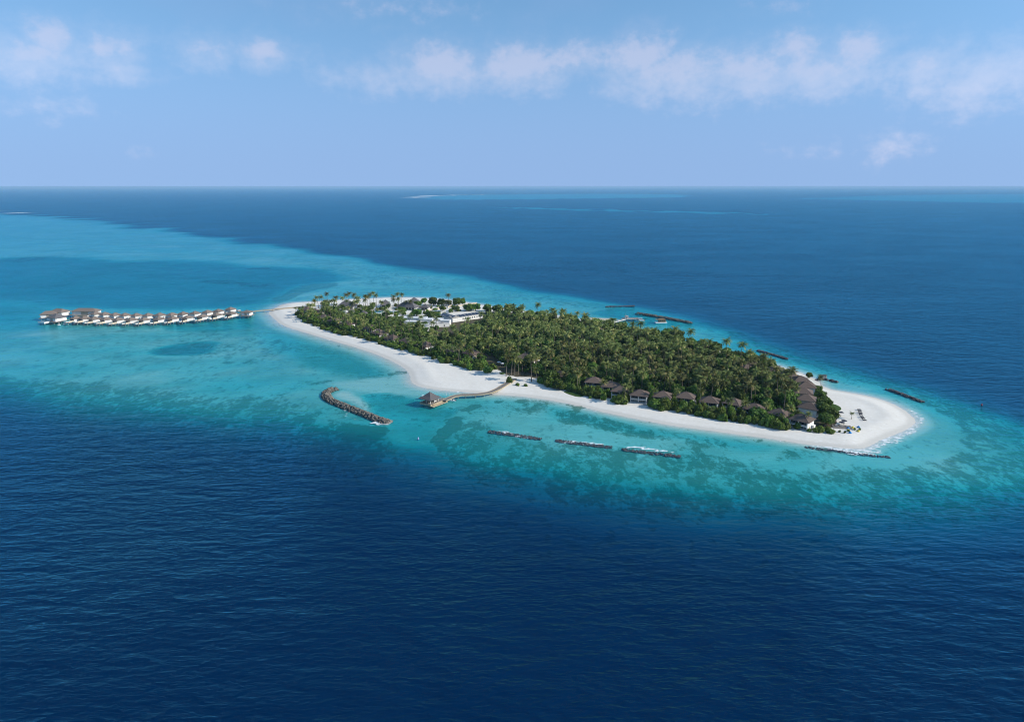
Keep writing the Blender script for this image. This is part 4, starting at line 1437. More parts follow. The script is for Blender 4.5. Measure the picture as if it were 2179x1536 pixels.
ls = make_lounger_set()
for i, (x, y) in enumerate([(1060, 478), (1085, 558), (1110, 632), (1130, 697), (1175, 798), (1235, 872), (1300, 958)]):
    place(ls, i == 0, gz(*S9(x, y)), math.radians(4), f"pair of dark loungers on the sandbar, {ORD[i]} from the top", "lounger sets on the sandbar", 1.15)


def bean_mesh(mat):
    mb = MB()
    rows = [(.0, .55), (.16, .72), (.36, .66), (.58, .46), (.80, .22), (.90, .0)]
    n = 12
    vs, fs = [], []
    for z, r in rows:
        for k in range(n):
            a = 2 * math.pi * k / n
            vs.append((r * math.cos(a) - (z * .25), r * math.sin(a) * .9, z))
    for i in range(len(rows) - 1):
        for k in range(n):
            fs.append((i * n + k, i * n + (k + 1) % n, (i + 1) * n + (k + 1) % n, (i + 1) * n + k))
    fs.append(tuple(range(n))[::-1])
    return mb.add(vs, fs).mesh('bean_bag', mat)


bb, by = bean_mesh(M['blue']), bean_mesh(M['yellow'])
for (x, y, me, lab) in [(530, 1360, bb, "blue beanbag nearest the wooden deck on the sandbar"), (1010, 1310, bb, "blue beanbag farthest right on the sandbar"),
                        (640, 1575, bb, "blue beanbag nearest the water, below the others"), (750, 1320, by, "yellow beanbag between the two upper blue ones"),
                        (550, 1450, by, "yellow beanbag just below the left blue one"), (1000, 1490, by, "yellow beanbag at the right beside a small bush")]:
    o = mobj('bean_bag', me)
    p = gz(*S9(x, y))
    o.location = p - Vector((0, 0, .02))
    o.scale = (1.35,) * 3
    o.rotation_euler = (0, 0, R.uniform(0, 6))
    tag(o, lab, "beanbag", "beanbags on the sandbar")
p = gz(*S9(250, 1270))
t = empty('beach_deck', p, math.radians(-14))
MB().box((0, 0, .12), (10.5, 6.5, .3)).build('platform', M['deck'], t)
MB().box((0, -3.3, .12), (10.7, .16, .42)).build('edge_beam', M['deck'], t)
for k in range(3):
    MB().box((-3 + 3 * k, .4, .5), (1.5, 1.5, .5)).build('daybed', M['grey'], t)
tag(t, "weathered grey timber deck at the edge of the trees on the sandbar", "deck")
keep(p, 6)


def make_parasol(loc, mat, label, r=1.7, sq=False):
    t = empty('parasol', loc)
    MB().bar((0, 0, 0), (0, 0, 2.5), .05, 6).build('pole', M['grey'], t)
    n = 4 if sq else 8
    vs = [(r * math.cos(2 * math.pi * (k + .5) / n), r * math.sin(2 * math.pi * (k + .5) / n), 2.2) for k in range(n)] + [(0, 0, 2.8), (0, 0, 2.7)]
    vs += [(v[0], v[1], 2.08) for v in vs[:n]]
    fs = [(k, (k + 1) % n, n) for k in range(n)] + [(n + 2 + (k + 1) % n, n + 2 + k, n + 1) for k in range(n)]
    fs += [(k, n + 2 + k, n + 2 + (k + 1) % n, (k + 1) % n) for k in range(n)]
    MB().add(vs, fs).build('canopy', mat, t)
    MB().bar((0, 0, 0), (0, 0, .12), .4, 8).build('foot', M['grey'], t)
    tag(t, label, "parasol")


make_parasol(gz(*S9(340, 1130)), M['navy'], "dark navy parasol over the deck, right-hand one")
make_parasol(gz(*S9(235, 1205)), M['navy'], "dark navy parasol over the deck, left-hand one")
make_parasol(gz(*S9(205, 740)), M['navy'], "square navy parasol alone near the lawn patch", 1.8, True)
make_parasol(gz(1062, 776), M['white'], "left white parasol by the restaurant above the wide beach", 1.7)
make_parasol(gz(1069, 779), M['white'], "right white parasol by the restaurant above the wide beach", 1.7)


def lawn(px, label):
    pl = poly(px, 2, 1.5)
    c = pl.mean(0)
    z = ground_at(*c)
    mb = MB()
    n = len(pl)
    vs = [(p[0] - c[0], p[1] - c[1], -.1) for p in pl] + [((p[0] - c[0]) * .97, (p[1] - c[1]) * .97, .16) for p in pl] + [(0, 0, .3)]
    mb.add(vs, [(i, (i + 1) % n, n + (i + 1) % n, n + i) for i in range(n)] + [(n + i, n + (i + 1) % n, 2 * n) for i in range(n)])
    o = mb.build('lawn_patch', M['lawn'])
    o.location = (*c, z)
    tag(o, label, "lawn")


lawn([(1768, 858), (1782, 862), (1791, 868), (1789, 873), (1778, 875), (1766, 872)], "green lens-shaped lawn patch beside the sandbar trees")
lawn([(1061, 794), (1067, 792.5), (1075, 793), (1074, 796), (1066, 797)], "small oval lawn patch on the wide beach by the palms")
lawn([(1195, 833), (1215, 830), (1245, 838), (1240, 846), (1215, 841)], "strip of lawn running down to the beach before the front villas")

# ------------------------------------------------------------------ plants
def palm_arrays(rs, h, lean):
    """Trunk and crown of one coconut palm as arrays (crown: quads and tint)."""
    n, m = 6, 7
    a = rs.uniform(0, 6.28)
    ax = np.array([math.cos(a), math.sin(a), 0])
    V, Fq = [], []
    cs = []
    for i in range(m):
        u = i / (m - 1)
        c = ax * lean * u ** 1.7 + np.array([0, 0, -.4 + (h + .4) * u])
        r = .30 * (1 - u) ** 2 + .17
        cs.append(c)
        for k in range(n):
            t = 2 * math.pi * k / n
            V.append(c + np.array([math.cos(t) * r, math.sin(t) * r, 0]))
    for i in range(m - 1):
        for k in range(n):
            Fq.append((i * n + k, i * n + (k + 1) % n, (i + 1) * n + (k + 1) % n, (i + 1) * n + k))
    tv, tq = np.array(V), np.array(Fq)
    top = cs[-1]
    V, Fq, T = [], [], []
    nf = rs.randint(18, 23)
    vt = rs.uniform(-.22, .20)
    for f in range(nf):
        yaw = f * 2.399 + rs.uniform(-.25, .25)
        lvl = (f + .5) / nf                                  # 0 young and upright, 1 old and hanging
        e0 = math.radians(72 - 92 * lvl + rs.uniform(-9, 9))
        L = rs.uniform(4.2, 5.4) * (1 - .15 * abs(lvl - .3))
        droop = rs.uniform(1.1, 1.7)
        tint = np.clip(.25 + vt + .45 * rs.rand() + (.35 if lvl > .82 else 0) + (.12 if lvl < .2 else 0), 0, 1)
        out = np.array([math.cos(yaw), math.sin(yaw), 0])
        side = np.array([-math.sin(yaw), math.cos(yaw), 0])
        S = 8
        p = top.copy()
        pts, dirs = [p.copy()], []
        for i in range(S):
            an = e0 - droop * ((i + .5) / S) ** 1.3
            d = out * math.cos(an) + np.array([0, 0, math.sin(an)])
            dirs.append(d)
            p = p + d * L / S
            pts.append(p.copy())
        for i in range(S):
            u = (i + .5) / S
            d = dirs[i]
            up = np.cross(side, d)
            ll = 1.05 * math.sin(math.pi * min(.97, .16 + .84 * u)) ** .6 * L / 3.9
            wd = L / S * .46
            c = (pts[i] + pts[i + 1]) / 2
            for s in (-1, 1):
                tip = c + side * s * ll * .80 + d * ll * .42 - up * ll * (.30 if s > 0 else -.0) * 0 - np.array([0, 0, ll * rs.uniform(.25, .6)])
                b = len(V)
                V += [c - d * wd, c + d * wd, tip + d * wd * .45, tip - d * wd * .35]
                Fq.append((b, b + 1, b + 2, b + 3) if s < 0 else (b + 3, b + 2, b + 1, b))
                T += [tint] * 4
    # a few hanging nuts and dead fronds give the heart its dark knot
    for k in range(6):
        a2 = rs.uniform(0, 6.28)
        c = top + np.array([math.cos(a2) * .35, math.sin(a2) * .35, -.35])
        b = len(V)
        r = .24
        V += [c + np.array(q) * r for q in [(-1, -1, 0), (1, -1, 0), (1, 1, 0), (-1, 1, 0)]] + [c + np.array(q) * r for q in [(-.6, -.6, -1.4), (.6, -.6, -1.4), (.6, .6, -1.4), (-.6, .6, -1.4)]]
        Fq += [(b, b + 1, b + 2, b + 3), (b, b + 4, b + 5, b + 1), (b + 1, b + 5, b + 6, b + 2), (b + 2, b + 6, b + 7, b + 3), (b + 3, b + 7, b + 4, b)]
        T += [.9] * 8
    return tv, tq, np.array(V), np.array(Fq), np.array(T)


def crown_arrays(rs, rx, rz, lobes, leaves, leaf, base=0.0, flat=False):
    """Leafy crown: lobes over a dome, each clothed in leaf clumps, with a dim heart."""
    C = []
    for k in range(lobes):
        if k == 0:
            C.append((np.array([0, 0, base + rz * .50]), rx * .66))
            continue
        a, rr = rs.uniform(0, 6.28), rx * rs.uniform(.30, .66)
        z = base + rz * (rs.uniform(.18, .52) if flat else rs.uniform(.25, .78)) * (1.12 - .40 * rr / rx)
        C.append((np.array([math.cos(a) * rr, math.sin(a) * rr, z]), rx * rs.uniform(.28, .44)))
    V, Fq, T = [], [], []
    w = np.array([c[1] ** 2 for c in C])
    w /= w.sum()
    sq = min(1.0, rz / rx * .9)
    for k in range(leaves):
        c, r = C[rs.choice(len(C), p=w)]
        d = rs.normal(size=3)
        d[2] = d[2] * .85 + .25
        d /= np.linalg.norm(d)
        rad = r * rs.uniform(.74, 1.06)
        p = c + d * rad * np.array([1, 1, sq])
        if p[2] < base - .1:
            p[2] = base + rs.uniform(0, .5)
        nr = d + rs.normal(size=3) * .55 + np.array([0, 0, .25])
        nr /= np.linalg.norm(nr)
        u = np.cross(nr, rs.normal(size=3))
        u /= np.linalg.norm(u)
        v = np.cross(nr, u)
        s = leaf * rs.uniform(.6, 1.3)
        b = len(V)
        V += [p - u * s * .5, p + v * s * .38 + nr * s * .12, p + u * s * .5, p - v * s * .38 + nr * s * .12]
        Fq.append((b, b + 1, b + 2, b + 3))
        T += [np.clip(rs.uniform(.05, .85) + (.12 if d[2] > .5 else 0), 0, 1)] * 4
    V, T = list(V), list(T)
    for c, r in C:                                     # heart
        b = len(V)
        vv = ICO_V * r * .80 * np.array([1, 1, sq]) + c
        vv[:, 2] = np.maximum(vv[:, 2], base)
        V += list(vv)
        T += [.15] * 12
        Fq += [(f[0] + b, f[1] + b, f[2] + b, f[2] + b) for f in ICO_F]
    return np.array(V), np.array(Fq), np.array(T)


def split_mesh(name, V, Fq, T, mat):
    tri = Fq[:, 2] == Fq[:, 3]
    a, b = Fq[~tri], Fq[tri][:, :3]
    me = bpy.data.meshes.new(name)
    me.vertices.add(len(V))
    me.vertices.foreach_set('co', V.astype(np.float32).ravel())
    nl = len(a) * 4 + len(b) * 3
    me.loops.add(nl)
    me.loops.foreach_set('vertex_index', np.concatenate([a.ravel(), b.ravel()]).astype(np.int32))
    me.polygons.add(len(a) + len(b))
    me.polygons.foreach_set('loop_start', np.concatenate([np.arange(len(a)) * 4, len(a) * 4 + np.arange(len(b)) * 3]).astype(np.int32))
    at = me.attributes.new('tint', 'FLOAT', 'POINT')
    at.data.foreach_set('value', T.astype(np.float32))
    me.materials.append(mat)
    me.update(calc_edges=True)
    return me


rs = np.random.RandomState(11)
PALMS = []
for k in range(12):
    h = [9, 11, 12.5, 14, 15.5, 17][k % 6]
    arr = palm_arrays(rs, h, rs.uniform(.2, 2.4))
    tm = split_mesh('trunk', arr[0], arr[1], np.full(len(arr[0]), -1.0), M['palm'])
    cm_ = split_mesh('crown', arr[2], arr[3], arr[4], M['palm'])
    PALMS.append((arr, tm, cm_))


def trunk_mesh(rs, h, r, forks=3, spread=1.6):
    mb = MB()
    mb.bar((0, 0, -.4), (0, 0, h * .5), r, 6, r * .75)
    for k in range(forks):
        a = k * 2.1 + rs.uniform(0, 1)
        mb.bar((0, 0, h * .45), (math.cos(a) * spread, math.sin(a) * spread, h), r * .6, 5, r * .3)
    me = mb.mesh('trunk', M['leaf'])
    at = me.attributes.new('tint', 'FLOAT', 'POINT')
    at.data.foreach_set('value', np.full(len(mb.v), -1.0, np.float32))
    return me


TREES, SHRUBS = [], []
for k in range(8):
    rx = 5.2
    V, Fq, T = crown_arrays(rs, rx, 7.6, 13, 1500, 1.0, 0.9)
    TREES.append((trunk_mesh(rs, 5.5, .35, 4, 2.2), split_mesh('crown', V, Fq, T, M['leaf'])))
for k in range(7):
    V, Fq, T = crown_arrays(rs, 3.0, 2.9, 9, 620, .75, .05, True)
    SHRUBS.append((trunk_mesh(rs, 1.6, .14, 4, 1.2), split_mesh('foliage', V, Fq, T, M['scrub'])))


def put_palm(x, y, rzv, sc, k, label, group):
    t = empty('palm_tree', (x, y, ground_at(x, y)), rzv, sc)
    mobj('trunk', PALMS[k][1], t)
    mobj('crown', PALMS[k][2], t)
    return tag(t, label, "palm", group)


def put_tree(x, y, rx, hz, k, label, group):
    t = empty('broadleaf_tree', (x, y, ground_at(x, y)), R.uniform(0, 6.28))
    t.scale = (rx / 5.2, rx / 5.2, hz / 8.8)
    mobj('trunk', TREES[k][0], t)
    mobj('crown', TREES[k][1], t)
    return tag(t, label, "tree", group)


def put_shrub(x, y, rx, hz, k, label, group, name='shrub'):
    t = empty(name, (x, y, ground_at(x, y)), R.uniform(0, 6.28))
    t.scale = (rx / 3.0, rx / 3.0, hz / 2.9)
    mobj('stem', SHRUBS[k][0], t)
    mobj('foliage', SHRUBS[k][1], t)
    return tag(t, label, "shrub", group)


def blocked(x, y, pad=0.0):
    return any((x - a) ** 2 + (y - b) ** 2 < (r + pad) ** 2 for a, b, r in KEEP_OUT)


def scatter(pl, step, seed, pad=0.0, tries=14, jit=1.0):
    """Blue-noise points inside a plane shape, clear of everything built."""
    rs_ = np.random.RandomState(seed)
    lo, hi = pl.min(0), pl.max(0)
    n = int((hi[0] - lo[0]) * (hi[1] - lo[1]) / (step * step) * tries)
    c = rs_.uniform(lo, hi, (n, 2))
    c = c[sdf(c, pl) > 0]
    grid, out = {}, []
    for x, y in c:
        if blocked(x, y, pad):
            continue
        i, j = int(x // step), int(y // step)
        if any((x - a) ** 2 + (y - b) ** 2 < step * step for u in (-1, 0, 1) for v in (-1, 0, 1) for a, b in grid.get((i + u, j + v), ())):
            continue
        grid.setdefault((i, j), []).append((x, y))
        out.append((x, y))
    return out


# --- broadleaf trees along the far shore and at chosen places (base in the photo, half width in m, height in m)
far_edge = [(1036, 662), (1060, 666), (1082, 668), (1105, 672), (1130, 676), (1152, 680), (1175, 682), (1200, 685), (1222, 690), (1246, 695), (1270, 700), (1296, 704), (1320, 708),
            (1345, 713), (1370, 719), (1395, 724), (1420, 730), (1445, 735), (1470, 741), (1495, 748), (1520, 754), (1545, 760), (1570, 767), (1596, 774), (1620, 780), (1640, 787)]
def far_word(x):
    return next(w for lim, w in [(1095, "right of the solar building"), (1180, "above the grove's left part"), (1250, "left of the sandy quay"), (1330, "at the harbour jetty root"),
                                 (1400, "opposite the cabin cruiser"), (1470, "opposite the houseboat"), (1560, "right of the long breakwater"), (9999, "near the far right beach")] if x < lim)


for i, (x, y) in enumerate(far_edge):
    p = G(x, y, 1.5)
    if blocked(p.x, p.y, 1.0):
        continue
    put_tree(p.x, p.y, R.uniform(5.4, 7.6), R.uniform(9.0, 12.5), i % 8, "round dark green tree of the far shore hedge, " + far_word(x), "trees along the far shore")
    q = G(x + R.uniform(-6, 6), y + 7, 1.5)
    if i % 2 == 0 and not blocked(q.x, q.y, 1.0):
        put_tree(q.x, q.y, R.uniform(4.5, 6.0), R.uniform(8.0, 10.5), (i + 3) % 8, "round dark green tree of the far shore hedge, " + far_word(x), "trees along the far shore")
spots = [  # single trees with their own look
    (922, 650, 6.5, 11, "tall round dark tree, left of the clump on the far beach"), (940, 651, 6.5, 10, "round tree in the middle of the clump on the far beach"),
    (954, 651, 5.0, 8, "dim tree beside the bare one on the far beach"), (973, 650, 6.0, 10, "round dark tree, right of the clump on the far beach"), (984, 649, 5.0, 9, "last round tree at the right end of the far beach clump"),
    (890, 652, 5.5, 7, "bushy tree right behind the long grey pavilion"), (903, 645, 4.5, 7, "low tree behind the grey huts by the far beach"),
    (857, 668, 6.0, 8, "dense round tree at the right end of the swimming pool"), (886, 673, 7.5, 8.5, "wide dense tree above the white flat roofs"), (918, 676, 8.5, 8.0, "broad spreading tree left of the solar-roofed building"),
    (970, 663, 5.0, 7, "small round tree behind the solar-roofed building"), (997, 662, 7.0, 9, "round tree behind the right half of the solar building"), (1012, 661, 7.0, 9, "round tree at the far right behind the solar building"),
    (783, 662, 9.0, 6.0, "low spreading tree on the sand left of the pool"), (812, 662, 4.0, 5, "small tree at the left end of the pool"),
    (700, 668, 7.0, 7, "bushy tree between the left brown roofs and the tank"), (714, 665, 6.0, 7, "second bushy tree left of the white tank"), (692, 652, 6.0, 8, "round tree under the leftmost tall palms"),
    (640, 668, 4.5, 5, "leafy tree at the island's left tip by the walkway"), (850, 690, 6.0, 8, "dark tree above the left palm strip"), (835, 696, 6.0, 8, "dark tree left of the white service yard"), (905, 702, 6.0, 9, "dark tree in front of the tall white cube"),
    (890, 705, 6.5, 9, "dark tree below the white flat roofs"), (1020, 782, 5.5, 7, "large bush-like tree at the edge of the wide beach"),
    (1190, 828, 5.5, 8, "bright yellow-green round tree above the beach right of the jetty"), (1420, 722, 8.0, 12, "big pale green tree standing out on the far shore"), (1440, 728, 8.0, 13, "tallest pale green tree on the far right shore"),
    (1215, 822, 5.5, 10, "dark climbing-covered tree left of the front villas"), (1170, 815, 6.0, 10, "dark tree above the beach just right of the jetty root"),
    (1612, 893, 7.0, 8.5, "spreading tree before the brown villa roof at right"), (1755, 905, 5.5, 9, "tall dense tree right of the corner villa"), (1748, 885, 6.0, 10, "dense tree behind the corner villa"),
    (1768, 895, 5.0, 9, "dense tree at the sandbar edge above the deck"), (1752, 868, 5.5, 8.5, "round tree on the sandbar edge beside the lawn patch"), (1745, 850, 4.5, 7, "round tree on the sandbar edge below the right villa row"),
    (1738, 836, 4.0, 6, "small tree at the top of the sandbar edge"), (1722, 802, 3.2, 5, "small round tree left of the lone palm"), (1690, 872, 5.5, 8, "dark tree in the hollow between the right row and corner villa"), (1672, 850, 5.5, 8, "dark tree left of the right villa row"),
    (1680, 832, 5.0, 8, "dark tree beside the fifth roof of the right row"), (1655, 862, 5.5, 8, "dark tree above the villa with the golden palm"), (1700, 892, 4.0, 5.5, "small tree left of the corner villa roof"),
]
for i, (x, y, rx, hz, lab) in enumerate(spots):
    p = G(x, y, 1.5)
    o = put_tree(p.x, p.y, rx, hz, i % 8, lab, None)
p = G(948, 657, 1.5)
t = empty('bare_tree', (p.x, p.y, 1.5))
mb = MB()
mb.bar((0, 0, -.3), (0, 0, 4), .35, 6, .22)
for k in range(26):
    a, e = k * 2.4, R.uniform(.5, 1.3)
    b0 = Vector((0, 0, R.uniform(2.5, 4)))
    b1 = b0 + Vector((math.cos(a) * math.cos(e), math.sin(a) * math.cos(e), math.sin(e))) * R.uniform(2.5, 4.8)
    mb.bar(b0, b1, .12, 4, .03)
    for q in range(4):
        c0 = b0.lerp(b1, R.uniform(.4, .95))
        mb.bar(c0, c0 + Vector((R.uniform(-1.3, 1.3), R.uniform(-1.3, 1.3), R.uniform(.2, 1.4))), .05, 3, .015)
mb.build('branches', M['grey'], t)
tag(t, "leafless grey tree before the clump on the far beach", "tree")

# --- shrubs: the green edge of the beaches, following the vegetation line
edge_line = [(628, 670), (640, 682), (650, 688), (662, 692), (690, 702), (708, 708), (728, 714), (750, 717), (775, 724), (803, 733), (836, 741), (870, 750), (905, 760), (940, 772),
             (970, 779), (990, 784), (1010, 789)]
right_line = [(1142, 814), (1162, 824), (1195, 830), (1222, 836), (1250, 846), (1275, 850), (1302, 858), (1322, 861), (1340, 861)]
front_line = [(1385, 866), (1402, 874), (1437, 878), (1470, 884), (1498, 889), (1525, 895), (1540, 898), (1557, 899), (1580, 902), (1605, 904), (1634, 911), (1662, 917), (1685, 917)]
tip_line = [(1725, 922), (1740, 923), (1755, 924), (1770, 925), (1779, 924)]


def along(line, step):
    pts = [G(x, y, 1.3) for x, y in line]
    out, acc = [], 0.0
    for a, b in zip(pts[:-1], pts[1:]):
        d = (b - a)
        L = d.length
        while acc < L:
            out.append((a + d * (acc / L), d / L))
            acc += step
        acc -= L
    return out


shn = 0
ZONES = {
    "shrubs along the left beach": [(G(720, 712).x, " near the sand spit"), (G(800, 732).x, " below the tank"), (G(880, 752).x, " below the service yard"), (9e9, " towards the wide sand")],
    "shrubs right of the jetty": [(G(1200, 830).x, ", jetty end"), (G(1270, 850).x, " by the lawn strip"), (9e9, ", villa end")],
    "shrubs before the front villas": [(G(1440, 878).x, ", left third"), (G(1560, 899).x, ", middle third"), (9e9, ", right third")],
    "shrubs below the corner villa": [(9e9, "")]}
for line, step, rows, rx, hz, lab, grp in [
        (edge_line, 5.0, 2, 3.4, 3.4, "rounded green shrub in the hedge along the left beach", "shrubs along the left beach"),
        (right_line, 4.2, 3, 3.3, 4.2, "rounded green shrub on the beach between jetty and villas", "shrubs right of the jetty"),
        (front_line, 4.2, 3, 3.2, 4.9, "glossy green shrub in the hedge before the front beach villas", "shrubs before the front villas"),
        (tip_line, 3.4, 2, 2.6, 2.4, "low green shrub in the strip below the corner villa", "shrubs below the corner villa")]:
    for p, d in along(line, step):
        nrm = Vector((-d.y, d.x, 0)).normalized()
        if nrm.y < 0:
            nrm = -nrm
        for r_ in range(rows):
            q = p + nrm * (2.4 + r_ * 3.6 + R.uniform(-.8, .8)) + d * R.uniform(-1.4, 1.4)
            if blocked(q.x, q.y, -1.6) or R.random() < (.24 if line is edge_line else .08):
                continue
            t_ = next(w for lim, w in ZONES[grp] if q.x < lim)
            put_shrub(q.x, q.y, rx * R.uniform(.75, 1.2), hz * R.uniform(.6, 1.2) * (1 + .10 * r_), shn % 7, lab + t_ + (", sand side" if r_ == 0 else ", inland side"), grp)
            shn += 1
for (x, y, rx, hz, lab) in [(687, 701, 2.6, 2.0, "small low bush on the sand, first of three before the left palms"), (697, 703, 2.8, 2.6, "middle bush of three on the sand before the left palms"),
                            (714, 709, 3.2, 2.6, "third and largest bush on the sand before the left palms"), (735, 713, 4.4, 4.4, "big rust-tinged round bush on the left beach"),
                            (943, 772, 2.6, 2.2, "isolated bush at the head of the wide beach"), (1037, 793, 5.0, 4.6, "big bright green bush nearest the sand on the wide beach"), (1018, 787, 5.0, 5.0, "big green bush beside the largest one on the wide beach"),
                            (1000, 786, 4.4, 4.4, "big green bush at the left of the wide beach clump"), (1028, 782, 5.0, 6.0, "dark bush at the back of the wide beach clump"), (1048, 786, 4.0, 4.6, "bush at the right end of the wide beach clump"),
                            (1084, 815, 3.0, 4.8, "upright reddish-green bush where the jetty meets the shore"), (1101, 820, 2.2, 1.9, "left of two low round bushes by the jetty root"), (1118, 821, 1.9, 1.7, "right of two low round bushes by the jetty root"),
                            (1256, 848, 1.5, 1.3, "tiny lone bush on the sand before the front villas"), (1323, 858, 5.6, 5.0, "large glossy bush left of the open white villa"), (1393, 868, 5.4, 5.4, "large glossy bush right of the open white villa"),
                            (1600, 765, 4.0, 4.0, "low bush by the far right beach"), (1625, 771, 4.0, 4.0, "bush at the end of the far right tree hedge")]:
    p = G(x, y, 1.4)
    put_shrub(p.x, p.y, rx, hz, shn % 7, lab, None)
    shn += 1
for i in range(len(FRONT) - 1):
    (x0, y0), (x1, y1) = FRONT[i][:2], FRONT[i + 1][:2]
    for f, dy, h_ in ((.5, 27, 6.5), (.5, 20, 8.0), (.22, 33, 4.6), (.8, 34, 4.8)):
        if i in (2, 3) and f != .5 and dy > 30:
            continue
        q = G(x0 + (x1 - x0) * f + R.uniform(-2, 2), y0 + (y1 - y0) * f + dy, 1.5)
        if not blocked(q.x, q.y, -4.2):
            put_shrub(q.x, q.y, R.uniform(2.2, 3.4), h_ * R.uniform(.8, 1.15), shn % 7, f"tall leafy bush between the {ORD[i]} and {ORD[i + 1]} front beach villas from the left", "bushes between the front villas")
            shn += 1
FAR_END = poly([(690, 660), (760, 655), (850, 652), (930, 656), (1010, 652), (1030, 662), (950, 668), (930, 694), (870, 690), (780, 680), (700, 672)], 1)
for i, (x, y) in enumerate(scatter(FAR_END, 10.5, 91, -.5)):
    if i % 3 == 2:
        put_tree(x, y, R.uniform(3.0, 4.6), R.uniform(4.5, 7.5), i % 8, "small garden tree among the pale buildings of the far end", "garden trees of the far end")
    else:
        put_shrub(x, y, R.uniform(2.2, 4.2), R.uniform(1.8, 3.6), i % 7, "low garden shrub among the pale buildings of the far end", "garden shrubs of the far end")
for k, (x, y, lab) in enumerate([(840, 1415, "small bush among the beanbags, left one"), (1085, 1415, "small bush at the right edge of the beanbags"), (150, 1510, "small round bush below the deck, left one"),
                                 (395, 1560, "small round bush below the deck, right one"), (560, 1490, "tiny bush beside the lower yellow beanbag")]):
    p = gz(*S9(x, y))
    put_shrub(p.x, p.y, .95, 1.2, k, lab, None)

# --- palms
GROVE = poly([(905, 738), (945, 730), (990, 718), (1035, 700), (1062, 682), (1110, 682), (1160, 688), (1230, 698), (1300, 711), (1400, 734), (1500, 759), (1600, 788), (1660, 812), (1700, 850),
              (1690, 884), (1640, 884), (1560, 862), (1460, 852), (1370, 846), (1310, 834), (1250, 832), (1180, 820), (1140, 798), (1085, 792), (1062, 765), (1000, 752), (950, 730)], 1)
STRIP = poly([(640, 684), (700, 700), (780, 720), (860, 744), (960, 773), (1000, 780), (1040, 772), (985, 748), (930, 726), (880, 712), (800, 695), (720, 680), (650, 670)], 1)
INNER = poly([(655, 668), (700, 664), (780, 672), (850, 684), (930, 702), (930, 722), (860, 705), (780, 690), (700, 676)], 1)
cand = []
for pl, step, seed, zone in ((GROVE, 6.5, 5, 'g'), (STRIP, 7.4, 6, 's'), (INNER, 11.5, 8, 'i')):
    for x, y in scatter(pl, step, seed, -.5 if zone == 's' else .3):
        cand.append((x, y, zone))
special = [  # base in the photo, scale, variant, label
    (1747, 819, .62, 1, "lone palm on the right beach beside the groyne"), (1812, 891, .42, 0, "short palm on the sandbar beside the deck"), (1676, 903, .85, 2, "golden palm with its crown against the corner villa's neighbour"),
    (1328, 858, .85, 3, "palm whose crown covers the roof of a front villa"), (1077, 800, .95, 4, "pale-trunked palm standing on the sand left of the jetty root"), (1088, 799, 1.0, 3, "second pale-trunked palm by the jetty root"),
    (1095, 799, .95, 5, "third pale-trunked palm by the jetty root"), (1103, 797, .95, 2, "fourth pale-trunked palm by the jetty root"), (1131, 812, 1.05, 5, "leaning palm on the sand right of the jetty root"),
    (1143, 812, .80, 1, "palm before the dark trees right of the jetty"), (1228, 829, .95, 2, "palm on the lawn strip left of the front villas"), (1512, 886, .62, 0, "low palm in the front hedge with spreading golden fronds"),
    (1545, 878, .80, 1, "palm left of the villa with the bright side wall"), (1716, 912, .6, 4, "leaning young palm before the corner villa"), (629, 664, .55, 0, "small palm at the very left tip of the grove"),
    (638, 672, .75, 1, "palm at the left tip beside the cream wall"), (824, 730, 1.0, 3, "tall golden palm standing clear in the left strip"), (660, 681, .7, 2, "palm before the cream garden walls"),
    (1282, 842, .8, 2, "palm between the two leftmost front villas"), (1342, 852, .72, 1, "palm standing left of the open white villa"), (1388, 858, .66, 3, "palm right of the open white villa"),
    (1437, 866, .72, 4, "palm between the balcony villa and the next roof"), (1487, 872, .78, 5, "palm left of the small roof peak in the front row"), (1585, 886, .72, 2, "palm left of the villa under the spreading tree"),
    (1632, 893, .7, 3, "palm right of the villa under the spreading tree"), (1690, 898, .62, 1, "palm squeezed between the last two front villas"),
]
for (cx, cy) in [(675, 265), (740, 215), (800, 230), (930, 190), (1010, 220), (1110, 160), (1210, 210), (1300, 160), (1350, 150), (1440, 220), (1500, 135), (1640, 230), (1720, 190),
                 (1855, 115), (1780, 180), (1910, 230), (1990, 240), (870, 250), (860, 330), (1050, 290), (1580, 270), (1690, 240), (1840, 280), (1400, 300), (1480, 300)]:
    special.append((600 + cx / 9.474, 610 + cy / 9.474 + 23, .92, None, "tall slender palm in the loose row on the far beach"))
for (cx, cy) in [(180, 180), (260, 160), (320, 190), (430, 220), (490, 240), (150, 230), (230, 240)]:
    special.append((820 + cx / 9.08, 610 + cy / 9.08 + 23, .9, None, "tall slender palm in the loose row on the far beach"))
special.append((956, 652, 1.0, 3, "single palm rising above the clump on the far beach"))
for i, (x, y, sc, k, lab) in enumerate(special):
    p = G(x, y, 1.5)
    put_palm(p.x, p.y, R.uniform(0, 6.28), sc, k if k is not None else i % 12, lab, "palms on the far beach" if 'far beach' in lab and 'single' not in lab else None)
cand.sort(key=lambda c: c[0] ** 2 + c[1] ** 2)
rr = random.Random(21)
LAB = {'g': ("coconut palm in the dense grove behind the front villas", "palms of the dense grove"), 's': ("coconut palm in the strip along the left beach", "palms of the left strip"),
       'i': ("coconut palm among the brown roofs of the left end", "palms among the left roofs")}


def photo_xy(x, y, z=1.5):
    c, s_ = math.cos(PITCH), math.sin(PITCH)
    f_, u_ = y * c - (z - H) * s_, y * s_ + (z - H) * c
    return PW / 2 + x / f_ * F, PH / 2 - u_ / f_ * F


def pick(v, steps):
    for lim, txt in steps:
        if v < lim:
            return txt


